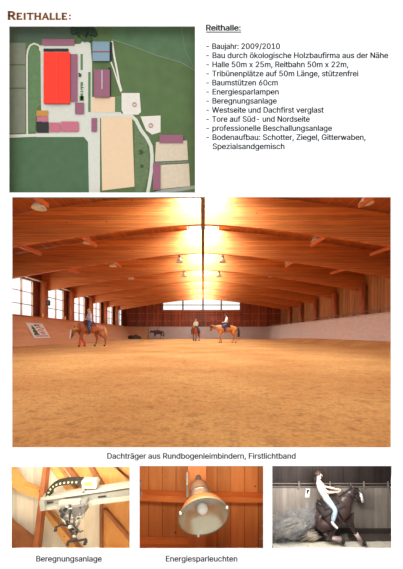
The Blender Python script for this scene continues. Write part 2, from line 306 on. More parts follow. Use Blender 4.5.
GLYPHS = (' |188;,|188|38,-119 68,71 137,71 84,-119;-|453|337,244 337,188 114,188 114,244;/|249|235,532 71,-76 14,-76 178,532;0|453|226,-7 191,-3 158,7 130,24 105,48 85,77 69,113 57,155 50,202 48,254 50,306 57,353 69,394 85,430 106,460 130,484 159,501 191,512 226,515 262,512 294,501 323,484 347,460 368,430 384,394 395,353 403,306 405,254 403,202 396,155 384,113 368,77 347,48 323,24 295,7 262,-3|226,49 250,52 271,60 290,74 306,92 319,116 330,144 337,176 342,213 343,254 342,295 337,332 330,365 319,393 306,416 290,435 271,448 250,456 226,459 203,456 182,448 163,435 147,416 134,393 123,365 115,332 111,295 109,254 111,213 115,176 123,144 134,116 147,92 163,74 182,60 203,52;1|453|76,0 76,55 391,55 391,0|276,508 276,0 212,0 212,448 209,448 86,357 86,426 198,508;2|453|64,0 64,47 234,229 282,282 293,297 303,312 310,326 316,341 319,355 320,371 319,388 314,404 307,418 298,430 286,440 273,449 258,454 241,458 223,459 205,458 187,454 172,447 159,438 148,427 139,413 132,398 128,380 127,362 65,362 68,391 75,418 86,442 102,463 121,481 143,496 168,506 195,513 225,515 254,513 281,507 306,496 327,482 346,465 361,445 372,422 378,398 381,372 380,353 376,335 371,317 362,299 351,279 336,258 267,179 152,60 152,57 389,57 389,0;5|453|221,-7 192,-5 165,1 140,11 118,24 99,41 83,60 71,82 63,105 60,130 122,130 125,115 130,102 138,89 148,78 160,68 173,60 188,54 204,51 221,50 241,51 259,56 276,64 291,75 304,88 314,104 321,122 326,141 327,162 326,183 321,203 313,221 303,237 290,251 274,262 257,270 238,275 218,277 201,276 184,273 167,268 152,262 139,254 128,246 67,252 96,508 366,508 366,452 150,452 134,301 136,301 148,310 162,318 177,325 194,329 211,332 229,333 252,332 273,328 293,321 312,311 329,299 345,285 358,269 369,251 378,231 385,210 389,187 391,163 388,131 381,102 369,76 352,52 332,32 308,15 282,3 253,-4;6|453|226,-7 196,-4 168,3 142,15 119,31 100,51 84,74 73,101 66,130 63,162 65,186 71,212 80,239 93,268 112,302 137,340 252,508 322,508 151,261 145,261 151,270 157,279 165,287 174,295 184,301 195,307 208,311 221,313 235,314 264,312 291,305 315,294 337,280 355,261 369,240 380,215 386,187 388,157 386,126 379,98 367,72 352,50 332,30 310,14 284,3 256,-4|226,48 245,50 263,55 278,63 292,73 304,86 314,101 321,118 326,137 327,157 326,177 321,196 314,213 304,228 292,241 278,251 263,259 245,263 226,265 207,263 190,259 174,251 159,241 148,229 138,214 131,197 126,178 125,158 126,138 131,119 138,101 148,86 159,73 174,63 190,55 207,50;9|453|226,515 256,513 284,505 310,494 333,477 352,457 368,434 379,407 386,378 388,347 387,322 381,296 372,269 359,240 340,206 315,168 200,0 130,0 301,247 307,247 302,238 295,229 287,221 278,213 268,207 256,202 244,198 231,195 218,194 188,197 161,203 137,214 116,229 98,247 83,269 72,293 66,321 63,351 66,382 73,410 85,436 100,459 120,478 142,494 168,506 196,513|226,460 207,458 190,453 174,446 160,435 148,422 138,407 131,390 127,371 125,351 127,331 131,312 138,295 148,280 160,267 174,257 190,249 207,245 226,243 245,245 262,249 278,257 292,267 304,280 314,295 321,312 326,33'
    '0 327,350 326,370 321,389 314,407 304,422 293,435 278,446 263,453 245,458;:|188|95,-4 83,-3 72,1 63,9 55,18 51,29 49,41 51,53 55,64 63,73 72,81 83,85 95,87 107,85 118,81 128,73 135,64 139,53 141,41 139,29 135,18 128,9 118,1 107,-3|95,270 83,272 72,276 63,284 55,293 51,304 49,316 51,328 55,339 63,348 72,356 83,360 95,362 107,360 118,356 128,348 135,339 139,328 141,316 139,304 135,293 128,284 118,276 107,272;B|456|60,0 60,508 241,508 274,506 303,500 328,490 350,477 367,460 380,442 390,420 396,398 398,373 396,353 393,335 386,320 378,306 368,295 356,286 343,278 329,271 314,266 314,262 331,259 347,254 363,245 378,234 391,220 402,203 411,183 416,161 417,136 416,111 410,88 400,67 386,48 367,31 344,18 316,8 284,2 246,0|124,57 245,57 280,59 309,67 329,80 344,96 352,115 355,136 354,153 349,169 342,184 332,197 320,208 305,218 288,225 269,229 248,231 124,231|124,285 238,285 256,286 272,290 288,296 302,304 313,314 323,326 330,340 334,355 336,372 333,393 325,412 312,428 294,441 270,449 240,451 124,451;D|502|219,0 96,0 96,57 215,57 254,60 288,67 318,81 343,99 363,122 379,149 390,180 396,216 399,255 396,294 390,329 379,360 363,387 343,410 319,428 291,441 258,449 221,451 93,451 93,508 225,508 272,505 315,495 352,478 385,455 412,426 433,391 449,350 458,305 461,255 458,205 449,159 433,119 411,83 384,54 350,31 312,14 268,3|124,508 124,0 60,0 60,508;E|418|60,0 60,508 372,508 372,451 124,451 124,285 355,285 355,229 124,229 124,57 375,57 375,0;F|410|60,0 60,508 369,508 369,451 124,451 124,278 346,278 346,221 124,221 124,0;G|520|268,-7 225,-3 185,7 149,25 117,49 91,79 69,115 53,157 43,203 40,254 43,305 53,351 69,393 91,429 117,459 149,483 184,501 223,511 265,515 291,514 316,510 340,503 363,494 384,483 403,469 420,453 435,435 449,416 460,395 468,372 474,348 408,348 402,364 395,379 387,393 378,405 367,416 356,427 343,435 330,442 315,448 299,452 283,455 265,455 236,453 208,445 183,432 160,414 141,391 125,364 113,331 106,295 103,254 106,213 113,177 125,145 141,117 161,94 184,76 210,63 238,55 268,53 296,55 321,61 344,71 365,85 382,102 396,123 406,147 412,173 414,202 434,199 282,199 282,255 478,255 478,200 474,160 465,123 450,91 430,62 405,38 376,19 343,5 307,-4;H|516|60,0 60,508 124,508 124,289 392,289 392,508 456,508 456,0 392,0 392,232 124,232 124,0;L|393|60,0 60,508 124,508 124,57 361,57 361,0;N|523|60,0 60,508 136,508 343,182 362,151 387,107 413,55 405,54 400,108 399,157 398,195 398,508 463,508 463,0 386,0 202,290 177,330 148,381 107,452 119,453 122,383 124,328 125,291 125,0;R|449|60,0 60,508 124,508 124,0|96,508 236,508 273,506 305,499 333,488 356,473 375,454 390,433 401,408 407,381 409,352 407,322 401,296 390,271 375,250 356,232 333,217 305,206 272,200 236,197 96,197 96,255 233,255 258,256 279,260 297,267 312,276 324,287 333,300 340,316 344,333 345,352 344,371 340,389 333,404 324,418 312,430 297,439 279,446 258,450 233,452 96,452|353,0 230,229 303,229 427,0;S|446|223,-9 188,-7 156,-1 127,9 102,23 81,40 64,60 51,83 42,109 38,136 104,136 108,118 114,102 123,88 135,76 150'
    ',66 166,59 184,53 203,50 223,49 246,50 267,54 286,60 303,69 317,79 329,92 338,106 343,122 345,139 344,154 339,168 332,179 322,188 310,197 296,204 245,222 183,239 145,252 112,269 86,289 67,313 56,340 52,372 54,400 62,425 75,447 92,467 113,484 137,497 165,507 195,513 227,515 259,513 289,507 316,497 340,484 360,467 377,448 389,427 397,403 400,378 337,378 331,401 320,421 302,437 279,449 254,456 225,458 204,457 185,453 167,447 152,439 139,429 129,418 121,405 116,391 115,375 117,359 122,345 131,333 142,323 155,315 169,308 212,293 264,279 311,263 328,256 343,247 358,237 372,226 384,212 394,197 402,180 406,160 408,138 405,112 398,87 386,63 369,43 348,25 323,11 294,0 260,-7;T|448|32,451 32,508 416,508 416,451 256,451 256,0 192,0 192,451;W|686|155,0 16,508 82,508 163,196 175,145 187,93 197,40 189,40 200,93 211,145 224,196 306,508 379,508 461,196 474,145 486,93 497,40 488,40 498,93 510,145 522,196 603,508 669,508 530,0 455,0 367,323 351,391 336,474 349,474 335,394 318,323 230,0;Z|438|42,0 42,46 273,385 306,430 340,475 348,454 285,452 223,451 40,451 40,508 396,508 396,461 168,129 134,80 97,33 90,54 152,56 214,57 399,57 399,0;a|389|160,-9 136,-7 115,-3 94,5 76,15 60,29 48,45 38,63 32,84 30,108 32,128 36,146 43,161 53,173 64,184 77,193 92,200 108,206 125,210 178,220 233,226 246,228 257,231 265,235 271,239 274,246 275,254 275,256 274,271 271,285 266,296 259,306 251,315 240,322 227,327 212,330 195,330 178,330 163,327 149,322 137,316 126,309 117,300 110,292 104,283 100,274 41,291 51,312 64,331 78,346 95,358 113,368 133,375 153,380 173,383 194,384 239,379 255,375 270,368 285,360 299,349 312,336 322,320 330,301 335,278 336,251 336,0 276,0 276,52 272,52 252,25 241,16 229,8 215,1 199,-4 180,-7|170,45 192,47 211,51 228,59 242,68 254,80 263,93 270,107 274,122 275,138 275,190 259,182 231,176 200,171 175,168 134,158 122,153 112,147 103,139 97,130 93,118 92,105 93,92 96,82 102,72 109,64 119,57 130,52 142,48 156,46;b|424|229,-8 207,-7 188,-3 172,4 159,12 147,21 138,31 118,59 112,59 112,0 53,0 53,508 114,508 114,319 118,319 137,345 146,355 158,364 171,372 187,379 207,383 229,384 259,381 287,373 313,360 335,342 354,319 369,292 381,261 388,227 390,189 388,150 381,116 370,84 354,57 335,34 313,16 287,3 260,-5|220,47 242,49 262,55 279,65 294,79 306,96 315,116 322,139 326,163 328,189 326,215 322,239 316,261 306,281 294,297 280,311 262,321 242,327 220,329 198,328 178,322 161,312 146,298 134,282 125,263 118,241 114,216 113,189 114,162 118,137 125,115 135,95 147,78 161,65 179,55 198,49;c|395|207,-8 174,-5 144,3 117,16 93,35 72,58 56,85 44,116 37,150 34,187 37,225 44,260 56,291 72,318 93,341 117,359 144,373 174,381 207,384 225,383 243,381 260,377 276,371 291,364 305,356 318,346 329,334 340,322 348,308 356,293 361,277 303,262 290,289 270,310 242,325 207,329 183,327 163,321 145,310 130,295 118,278 108,258 102,236 98,212 96,187 98,163 102,139 108,117 118,97 130,80 145,66 163,55 183,49 207,46 242,52 270,66 291,89 304,117 363,102 357,86 350,70 341,56 331,43 319,32 306,21 292,12 277,5 260,'
    '-1 243,-5 226,-7;d|424|195,-8 165,-5 137,3 111,16 89,34 70,57 55,84 43,116 36,150 34,189 36,227 43,261 55,292 70,319 89,342 112,360 137,373 165,381 195,384 218,383 237,379 253,372 266,364 278,355 287,345 306,319 310,319 310,508 371,508 371,0 312,0 312,59 306,59 287,31 277,21 266,12 252,4 236,-3 217,-7|204,47 226,49 246,55 263,65 278,78 290,95 299,115 306,137 310,162 311,189 310,216 306,241 299,263 290,282 278,298 263,312 246,322 226,328 204,329 182,327 162,321 144,311 130,297 118,281 108,261 102,239 98,215 96,189 98,163 102,139 108,116 118,96 130,79 145,65 162,55 182,49;e|403|212,-8 177,-5 145,3 117,16 92,35 72,58 56,85 44,116 36,149 34,187 36,224 44,258 55,289 71,317 91,340 115,359 142,373 172,381 205,384 226,383 246,379 266,374 285,365 302,354 319,341 334,324 346,304 357,282 365,256 369,226 371,194 371,169 75,169 75,221 338,221 309,202 308,226 304,248 297,268 288,286 276,301 262,313 246,323 227,328 205,330 183,328 164,322 146,313 131,301 119,286 109,269 102,251 97,231 96,211 96,177 97,151 102,127 110,106 121,88 135,73 151,61 169,53 190,48 212,46 227,47 241,49 253,53 265,58 276,65 285,73 293,82 300,93 305,105 365,91 358,72 348,55 335,39 319,26 302,14 282,4 261,-3 237,-7;f|253|228,379 228,327 6,327 6,379|80,0 80,431 82,452 87,470 96,485 107,499 120,510 135,518 152,524 169,528 187,529 222,526 243,520 227,468 215,472 194,473 178,472 164,467 154,459 147,449 143,435 142,418 142,0;g|425|207,-150 180,-149 156,-146 134,-139 114,-131 97,-122 82,-110 70,-97 59,-84 50,-69 101,-41 121,-66 131,-74 141,-82 154,-88 169,-93 187,-96 207,-97 236,-95 261,-87 282,-75 298,-57 308,-34 311,-6 311,68 306,68 286,41 277,32 266,23 252,16 236,10 217,6 195,5 165,7 138,14 113,27 90,43 71,65 55,90 43,120 36,153 34,191 36,228 43,262 55,293 71,320 90,342 112,360 138,373 166,381 196,384 218,383 237,379 253,372 267,364 278,355 288,346 307,319 313,319 313,379 372,379 372,-9 370,-40 362,-67 350,-90 333,-109 314,-124 290,-136 264,-144 236,-149|205,59 227,61 246,66 263,75 278,87 290,103 300,121 307,142 311,166 312,192 311,218 307,242 300,264 290,283 278,299 264,312 246,322 227,328 205,329 182,327 162,321 145,311 130,298 118,281 108,262 102,241 98,217 96,192 98,167 102,144 109,122 118,104 130,88 145,76 163,66 182,61;h|410|114,226 114,0 53,0 53,508 114,508 114,287 102,287 116,319 132,343 152,362 175,374 200,382 227,384 252,382 274,377 295,368 313,356 328,340 340,320 349,297 355,271 357,240 357,0 296,0 296,235 293,262 285,285 273,304 255,318 234,326 210,329 192,327 176,324 161,317 147,308 136,296 126,282 119,266 115,247;i|166|53,0 53,379 114,379 114,0|84,442 73,444 63,448 54,454 47,463 43,472 41,483 43,493 47,503 54,511 63,518 73,522 84,523 95,522 105,518 114,511 121,503 125,493 126,483 125,472 121,463 114,454 105,448 95,444;j|166|53,379 114,379 114,-30 112,-52 108,-72 101,-90 92,-106 80,-119 65,-129 47,-137 27,-141 4,-143 -10,-143 -10,-87 2,-87 18,-85 31,-80 40,-72 47,-60 51,-46 53,-29|83,442 72,444 62,448 53,454 46,463 42,472 41,483 42,493 46,503 53,511 62,518 72,522 83,523 94,522 105'
    ',518 113,511 120,503 124,493 126,483 124,472 120,463 113,454 105,448 94,444;k|380|110,136 110,211 120,211 284,379 360,379 184,199 177,199|53,0 53,508 114,508 114,0|294,0 148,186 191,229 372,0;l|168|53,0 114,0 114,508 53,508;m|609|53,0 53,379 112,379 112,295 107,295 114,314 122,331 132,346 144,358 157,368 172,376 187,381 203,385 219,386 245,383 268,374 287,360 302,342 314,320 321,294 312,294 318,312 326,328 337,343 350,355 364,366 380,374 398,381 417,385 436,386 458,384 478,379 497,371 514,360 528,346 540,328 549,307 554,283 556,255 556,0 495,0 495,253 493,278 485,298 472,312 456,322 438,328 418,330 402,329 387,325 374,319 362,311 353,302 345,290 339,277 336,262 335,247 335,0 274,0 274,260 272,279 264,296 253,311 237,322 220,328 199,330 185,329 171,326 157,320 145,312 135,301 126,289 119,274 115,257 114,238 114,0;n|409|114,226 114,0 53,0 53,379 112,379 112,287 102,287 116,319 132,343 152,362 175,374 200,382 227,384 252,382 274,377 295,368 313,356 328,340 340,320 349,297 355,271 357,240 357,0 296,0 296,235 293,262 285,285 273,304 255,318 234,326 210,329 192,327 176,324 161,317 147,308 136,296 126,282 119,266 115,247;o|415|207,-8 174,-5 144,3 117,16 93,35 72,58 56,85 44,116 37,150 34,187 37,225 44,260 56,291 72,318 93,341 117,359 144,373 174,381 207,384 240,381 271,373 298,359 322,341 343,318 359,291 371,260 378,225 381,187 378,150 371,116 359,85 343,58 322,35 298,16 271,3 240,-5|207,46 231,49 252,55 270,66 285,80 297,97 307,117 314,139 318,163 319,187 318,212 314,236 307,258 297,278 285,295 270,310 252,321 231,327 207,329 183,327 163,321 145,310 130,295 118,278 108,258 102,236 98,212 96,187 98,163 102,139 108,117 118,97 130,80 145,66 163,55 183,49;p|424|53,-143 53,379 112,379 112,319 118,319 137,345 146,355 158,364 171,372 187,379 207,383 229,384 259,381 287,373 313,360 335,342 354,319 369,292 381,261 388,227 390,189 388,150 381,116 370,84 354,57 335,34 313,16 287,3 260,-5 229,-8 207,-7 188,-3 172,4 159,12 147,21 138,31 118,59 114,59 114,-143|220,47 242,49 262,55 279,65 294,79 306,96 315,116 322,139 326,163 328,189 326,215 322,239 316,261 306,281 294,297 280,311 262,321 242,327 220,329 198,328 178,322 161,312 146,298 134,282 125,263 118,241 114,216 113,189 114,162 118,137 125,115 135,95 147,78 161,65 179,55 198,49;r|259|53,0 53,379 112,379 112,321 115,321 124,338 136,354 152,367 171,377 191,382 213,384 229,384 243,383 243,322 230,324 207,325 190,324 174,320 159,314 146,306 135,296 126,283 119,269 115,254 114,237 114,0;s|365|182,-8 157,-7 133,-3 112,3 93,12 76,24 62,38 50,54 41,73 35,94 94,106 100,87 111,72 124,60 140,52 159,47 181,45 206,47 227,53 244,62 257,74 265,88 268,103 266,115 262,126 254,136 243,144 229,150 212,155 149,170 118,180 92,192 72,208 58,227 50,249 47,274 49,294 55,314 65,331 79,347 95,360 115,370 137,378 161,382 187,384 212,383 234,379 254,372 271,363 286,352 299,339 309,324 317,307 324,290 268,277 262,291 253,304 242,315 228,325 210,330 187,332 166,330 147,325 131,317 118,305 111,292 108,277 110,264 115,252 124,243 136,235 152,2'
    '28 172,223 229,209 261,199 286,187 306,171 320,153 328,131 331,106 329,85 323,65 312,47 298,31 280,18 260,6 236,-2 210,-7;t|227|204,379 204,327 6,327 6,379|65,471 126,471 126,98 127,82 130,70 136,61 144,55 156,51 170,50 185,51 202,54 213,2 192,-3 168,-4 138,-1 112,7 92,21 77,41 68,64 65,93;u|410|182,-5 158,-3 135,2 115,11 97,23 81,39 69,59 60,82 54,109 53,139 53,379 114,379 114,144 116,117 124,94 137,75 154,61 175,53 200,50 217,51 234,55 249,62 262,71 274,83 283,97 290,113 294,132 296,152 296,379 357,379 357,0 298,0 298,92 307,92 294,60 277,35 257,17 234,5 209,-3;v|389|162,0 17,379 84,379 165,155 187,87 205,21 184,21 203,87 224,155 305,379 371,379 226,0;w|567|137,0 23,379 87,379 133,214 154,136 175,41 165,41 185,135 206,214 252,379 316,379 361,214 381,136 402,41 391,41 413,135 433,214 480,379 544,379 429,0 368,0 319,172 304,225 290,280 276,337 290,337 276,280 262,224 248,172 199,0;x|378|21,0 171,218 171,171 29,379 100,379 147,305 179,253 207,206 175,206 202,253 233,305 281,379 351,379 208,168 208,214 357,0 287,0 231,85 200,136 173,181 204,181 178,136 148,85 91,0;z|380|42,0 42,46 254,319 254,323 48,323 48,379 332,379 332,330 126,60 126,56 338,56 338,0;ä|389|160,-9 136,-7 115,-3 94,5 76,15 60,29 48,45 38,63 32,84 30,108 32,128 36,146 43,161 53,173 64,184 77,193 92,200 108,206 125,210 178,220 233,226 246,228 257,231 265,235 271,239 274,246 275,254 275,256 274,271 271,285 266,296 259,306 251,315 240,322 227,327 212,330 195,330 178,330 163,327 149,322 137,316 126,309 117,300 110,292 104,283 100,274 41,291 51,312 64,331 78,346 95,358 113,368 133,375 153,380 173,383 194,384 239,379 255,375 270,368 285,360 299,349 312,336 322,320 330,301 335,278 336,251 336,0 276,0 276,52 272,52 252,25 241,16 229,8 215,1 199,-4 180,-7|170,45 192,47 211,51 228,59 242,68 254,80 263,93 270,107 274,122 275,138 275,190 259,182 231,176 200,171 175,168 134,158 122,153 112,147 103,139 97,130 93,118 92,105 93,92 96,82 102,72 109,64 119,57 130,52 142,48 156,46|261,442 250,444 241,448 232,454 226,463 222,472 220,483 222,493 226,503 232,511 241,518 250,522 261,523 272,522 281,518 289,511 296,503 300,493 301,483 300,472 296,463 289,454 281,448 272,444|117,442 107,444 97,448 89,454 82,463 78,472 77,483 78,493 82,503 89,511 97,518 107,522 117,523 128,522 137,518 146,511 152,503 156,493 158,483 156,472 152,463 146,454 137,448 128,444;ö|415|207,-8 174,-5 144,3 117,16 93,35 72,58 56,85 44,116 37,150 34,187 37,225 44,260 56,291 72,318 93,341 117,359 144,373 174,381 207,384 240,381 271,373 298,359 322,341 343,318 359,291 371,260 378,225 381,187 378,150 371,116 359,85 343,58 322,35 298,16 271,3 240,-5|207,46 231,49 252,55 270,66 285,80 297,97 307,117 314,139 318,163 319,187 318,212 314,236 307,258 297,278 285,295 270,310 252,321 231,327 207,329 183,327 163,321 145,310 130,295 118,278 108,258 102,236 98,212 96,187 98,163 102,139 108,117 118,97 130,80 145,66 163,55 183,49|279,442 268,444 259,448 250,454 244,463 240,472 238,483 240,493 244,503 250,511 259,518 268,522 279,523 290,522 299,518 307'
    ',511 314,503 318,493 319,483 318,472 314,463 307,454 299,448 290,444|135,442 125,444 115,448 107,454 100,463 96,472 95,483 96,493 100,503 107,511 115,518 125,522 135,523 146,522 155,518 164,511 170,503 174,493 176,483 174,472 170,463 164,454 155,448 146,444;ü|410|182,-5 158,-3 135,2 115,11 97,23 81,39 69,59 60,82 54,109 53,139 53,379 114,379 114,144 116,117 124,94 137,75 154,61 175,53 200,50 217,51 234,55 249,62 262,71 274,83 283,97 290,113 294,132 296,152 296,379 357,379 357,0 298,0 298,92 307,92 294,60 277,35 257,17 234,5 209,-3|277,442 266,444 256,448 248,454 241,463 237,472 236,483 237,493 241,503 248,511 256,518 266,522 277,523 287,522 297,518 305,511 312,503 316,493 317,483 316,472 312,463 305,454 297,448 287,444|133,442 122,444 113,448 104,454 98,463 94,472 92,483 94,493 98,503 104,511 113,518 122,522 133,523 144,522 153,518 161,511 168,503 172,493 173,483 172,472 168,463 161,454 153,448 144,444')
GL = {}
for rec in GLYPHS.split(';'):
    f_ = rec[1:].split('|'); GL[rec[0]] = (int(f_[1])/1000, [[tuple(int(v)/1000 for v in q.split(',')) for q in lp.split()] for lp in f_[2:]])
CAPH = max(q[1] for q in GL['H'][1][0])
def area2(l): return sum(l[i-1][0]*l[i][1]-l[i][0]*l[i-1][1] for i in range(len(l)))
def inside(p, l):
    c = False
    for i in range(len(l)):
        (x1, y1), (x2, y2) = l[i-1], l[i]
        if (y1 > p[1]) != (y2 > p[1]) and p[0] < (x2-x1)*(p[1]-y1)/(y2-y1)+x1: c = not c
    return c
GROUPS = {}
for ch_, (adv_, loops_) in GL.items():
    if not loops_: GROUPS[ch_] = []; continue
    big = max(loops_, key=lambda l: abs(area2(l))); sg = area2(big) > 0
    outer = [i for i, l in enumerate(loops_) if (area2(l) > 0) == sg]; gr = [[i] for i in outer]
    for i, l in enumerate(loops_):
        if i in outer: continue
        for g in gr:
            if inside(l[0], loops_[g[0]]): g.append(i); break
    GROUPS[ch_] = gr
def text(name, s, x0, x1, base, cap, mat, parent=PAGE, bold=0.3, depth=0.0012, label=None):
    """s between pixel columns x0..x1, baseline pixel row, cap height in pixels"""
    k = PY/F; x = 0; tris = []
    for ch in s:
        adv, loops = GL[ch]
        for grp in GROUPS[ch]:
            polys = [[Vector((a+x, b, 0)) for a, b in loops[i]] for i in grp]; flatp = [p for q in polys for p in q]
            tris += [[flatp[i] for i in t] for t in tessellate_polygon(polys)]
        x += adv
    X0 = min(p.x for t in tris for p in t); X1 = max(p.x for t in tris for p in t)
    sx = ((x1-x0)-bold)*k/(X1-X0); sy = cap*k/CAPH; o0 = P(x0, base, PY-0.0005)
    bm = bmesh.new()
    for t in tris:
        if (t[1]-t[0]).cross(t[2]-t[0]).length < 1e-7: continue
        bm.faces.new([bm.verts.new((o0.x+(p.x-X0)*sx, o0.y, o0.z+p.y*sy)) for p in t])
    bmesh.ops.remove_doubles(bm, verts=bm.verts, dist=1e-6)
    g0 = bm.verts[:]+bm.edges[:]+bm.faces[:]
    for dx, dy in ((bold, 0), (bold*0.5, bold*0.4)):
        dp = bmesh.ops.duplicate(bm, geom=g0)
        for e in dp['geom']:
            if isinstance(e, bmesh.types.BMVert): e.co.x += dx*k; e.co.z += dy*k
    r = bmesh.ops.extrude_face_region(bm, geom=bm.faces[:])
    for e in r['geom']:
        if isinstance(e, bmesh.types.BMVert): e.co.y += depth
    ob = obj(name, bm, mat, parent)
    if label: ob['label'] = label
    return ob
# big heading in wide serif small capitals, drawn stroke by stroke
def heading():
    G = {  # strokes in a unit letter: (x0,y0,x1,y1,width); y up
        'R': [(.18, 0, .18, 1, .2), (.1, .93, .62, .93, .14), (.1, .47, .62, .47, .13), (.62, .93, .8, .82, .14), (.8, .84, .8, .58, .2), (.8, .58, .62, .47, .14), (.5, .47, .86, .02, .19), (.02, .04, .36, .04, .08), (.78, .04, 1.0, .04, .08), (.02, .96, .3, .96, .08)],
        'E': [(.18, 0, .18, 1, .2), (.02, .94, .85, .94, .12), (.1, .5, .7, .5, .12), (.02, .06, .88, .06, .12), (.84, .8, .84, 1, .07), (.88, 0, .88, .2, .07)],
        'I': [(.5, 0, .5, 1, .2), (.3, .04, .7, .04, .08), (.3, .96, .7, .96, .08)],
        'T': [(.5, 0, .5, 1, .19), (.02, .94, .98, .94, .12), (.3, .04, .7, .04, .08), (.04, .8, .04, 1, .07), (.96, .8, .96, 1, .07)],
        'H': [(.18, 0, .18, 1, .19), (.82, 0, .82, 1, .19), (.18, .5, .82, .5, .12), (.02, .04, .34, .04, .08), (.66, .04, .98, .04, .08), (.02, .96, .34, .96, .08), (.66, .96, .98, .96, .08)],
        'A': [(.12, 0, .5, 1, .12), (.5, 1, .88, 0, .19), (.25, .32, .75, .32, .12), (0, .04, .26, .04, .08), (.7, .04, 1.0, .04, .08)],
        'L': [(.18, 0, .18, 1, .2), (.02, .06, .85, .06, .12), (.85, 0, .85, .24, .07), (.02, .96, .36, .96, .08)],
        ':': [(.5, .05, .5, .25, .2), (.5, .6, .5, .8, .2)]}
    items = [('R', 7.4, 15.6, 8.2), ('E', 16.4, 22.4, 6.6), ('I', 22.8, 26.2, 6.6), ('T', 26.6, 33.4, 6.6), ('H', 34.0, 41.2, 6.6), ('A', 41.6, 49.0, 6.6), ('L', 49.6, 55.0, 6.6), ('L', 55.6, 61.0, 6.6), ('E', 61.6, 67.4, 6.6), (':', 68.2, 71.4, 6.0)]
    base = 19.4
    for j, (ch, x0, x1, h) in enumerate(items):
        for mat, dx, dy, dd in ((M['gold_ink'], 0.35, 0.45, 0.0), (M['brown_ink'], 0, 0, 0.001)):
            bm = bmesh.new()
            for (a, b, c, d, wd) in G[ch]:
                pa = Vector((x0+a*(x1-x0)+dx, base-b*h+dy)); pb = Vector((x0+c*(x1-x0)+dx, base-d*h+dy))
                t = (pb-pa).normalized(); n = Vector((-t.y, t.x))*wd*h*0.68
                q = [P(p.x, p.y, PY-dd-0.0006) for p in (pa+n, pb+n, pb-n, pa-n)]
                prism(bm, q, (0, 0.0009, 0))
            if dd: o = obj('heading_letter', bm, mat, PAGE)
            else: o = obj('letter_edge', bm, mat, PAGE); o['label'] = 'golden lower edge of a heading letter'
heading()
text('subheading', 'Reithalle:', 206.0, 240.8, 30.6, 5.7, M['ink'], bold=0.75, label='bold underlined subheading Reithalle')
u = bmesh.new(); q = [P(a, b, PY-0.0008) for a, b in ((206, 31.6), (241.2, 31.6), (241.2, 32.5), (206, 32.5))]; prism(u, q, (0, 0.001, 0))
obj('underline', u, M['ink'], PAGE)
LINES = [('- Baujahr: 2009/2010', 206.2, 280), ('- Bau durch ökologische Holzbaufirma aus der Nähe', 206.2, 388.2), ('- Halle 50m x 25m, Reitbahn 50m x 22m,', 206.2, 348.4), ('- Tribünenplätze auf 50m Länge, stützenfrei', 206.2, 358.4), ('- Baumstützen 60cm', 206.2, 277.8), ('- Energiesparlampen', 206.2, 278.8), ('- Beregnungsanlage', 206.2, 276.8), ('- Westseite und Dachfirst verglast', 206.2, 323.8), ('- Tore auf Süd- und Nordseite', 206.2, 309.8), ('- professionelle Beschallungsanlage', 206.2, 332), ('- Bodenaufbau: Schotter, Ziegel, Gitterwaben,', 206.2, 365.6), ('Spezialsandgemisch', 212.6, 284.5)]
for i, (s, a, b) in enumerate(LINES):
    text('text_line', s, a, b, 49.0+9.1*i, 5.6, M['ink'], bold=0.45)
text('caption', 'Dachträger aus Rundbogenleimbindern, Firstlichtband', 107.2, 295.6, 458.8, 5.6, M['ink'], bold=0.45)
text('caption', 'Beregnungsanlage', 36.2, 101.8, 561.6, 5.6, M['ink'], bold=0.45)
text('caption', 'Energiesparleuchten', 165.8, 237.4, 561.6, 5.6, M['ink'], bold=0.45)

# ================================================================== RIDING HALL (behind the middle opening)
def struct(name, bm, mat, parent=None):
    o = obj(name, bm, mat, parent)
    if not parent: o['kind'] = 'structure'
    return o
def drop(x): return 0.0471*abs(x)**1.414
ZB, BH, XW = EYE+5.13, 1.48, 12.95       # beam underside at the ridge, beam height, wall distance
HY0, HY1 = 4.0, 50.0
def smooth(a, b, x): t = max(0, min(1, (x-a)/(b-a))); return t*t*(3-2*t)
def floor_mesh():
    bm = bmesh.new(); rows = []; y = 1.8
    while y < HY1+0.2: rows.append(y); y *= 1.022
    rows.append(HY1+0.3)
    xs = []; x = 0.0
    while x < 12.8: xs.append(x); x += 0.05+x*0.02
    xs.append(12.85); xs = [-a for a in xs[:0:-1]]+xs
    R = []
    for y in rows:
        r = []
        for x in xs:
            z = 0.012*noise.noise(Vector((x*1.3, y*1.3, 0)))+0.012*noise.noise(Vector((x*4.5, y*4.5, 3)))
            h = noise.noise(Vector((x*2.6, y*2.6, 8)))
            if h > 0.28: z -= 0.05*(h-0.28)
            z += 0.34*smooth(8.6, 10.2, x)*smooth(52, 26, y)
            if y < 3: z = min(z, 0.01)
            if x > 10.6 or x < -11.2: z = -0.03 if x < 0 else z
            r.append(bm.verts.new((x, y, z)))
        R.append(r)
    for a, b in zip(R, R[1:]):
        for i in range(len(xs)-1): bm.faces.new((a[i], a[i+1], b[i+1], b[i]))
    return bm
fl = struct('floor', floor_mesh(), M['sand'])
for p in fl.data.polygons: p.use_smooth = True
tag(fl, 'raked golden sand of the riding arena')

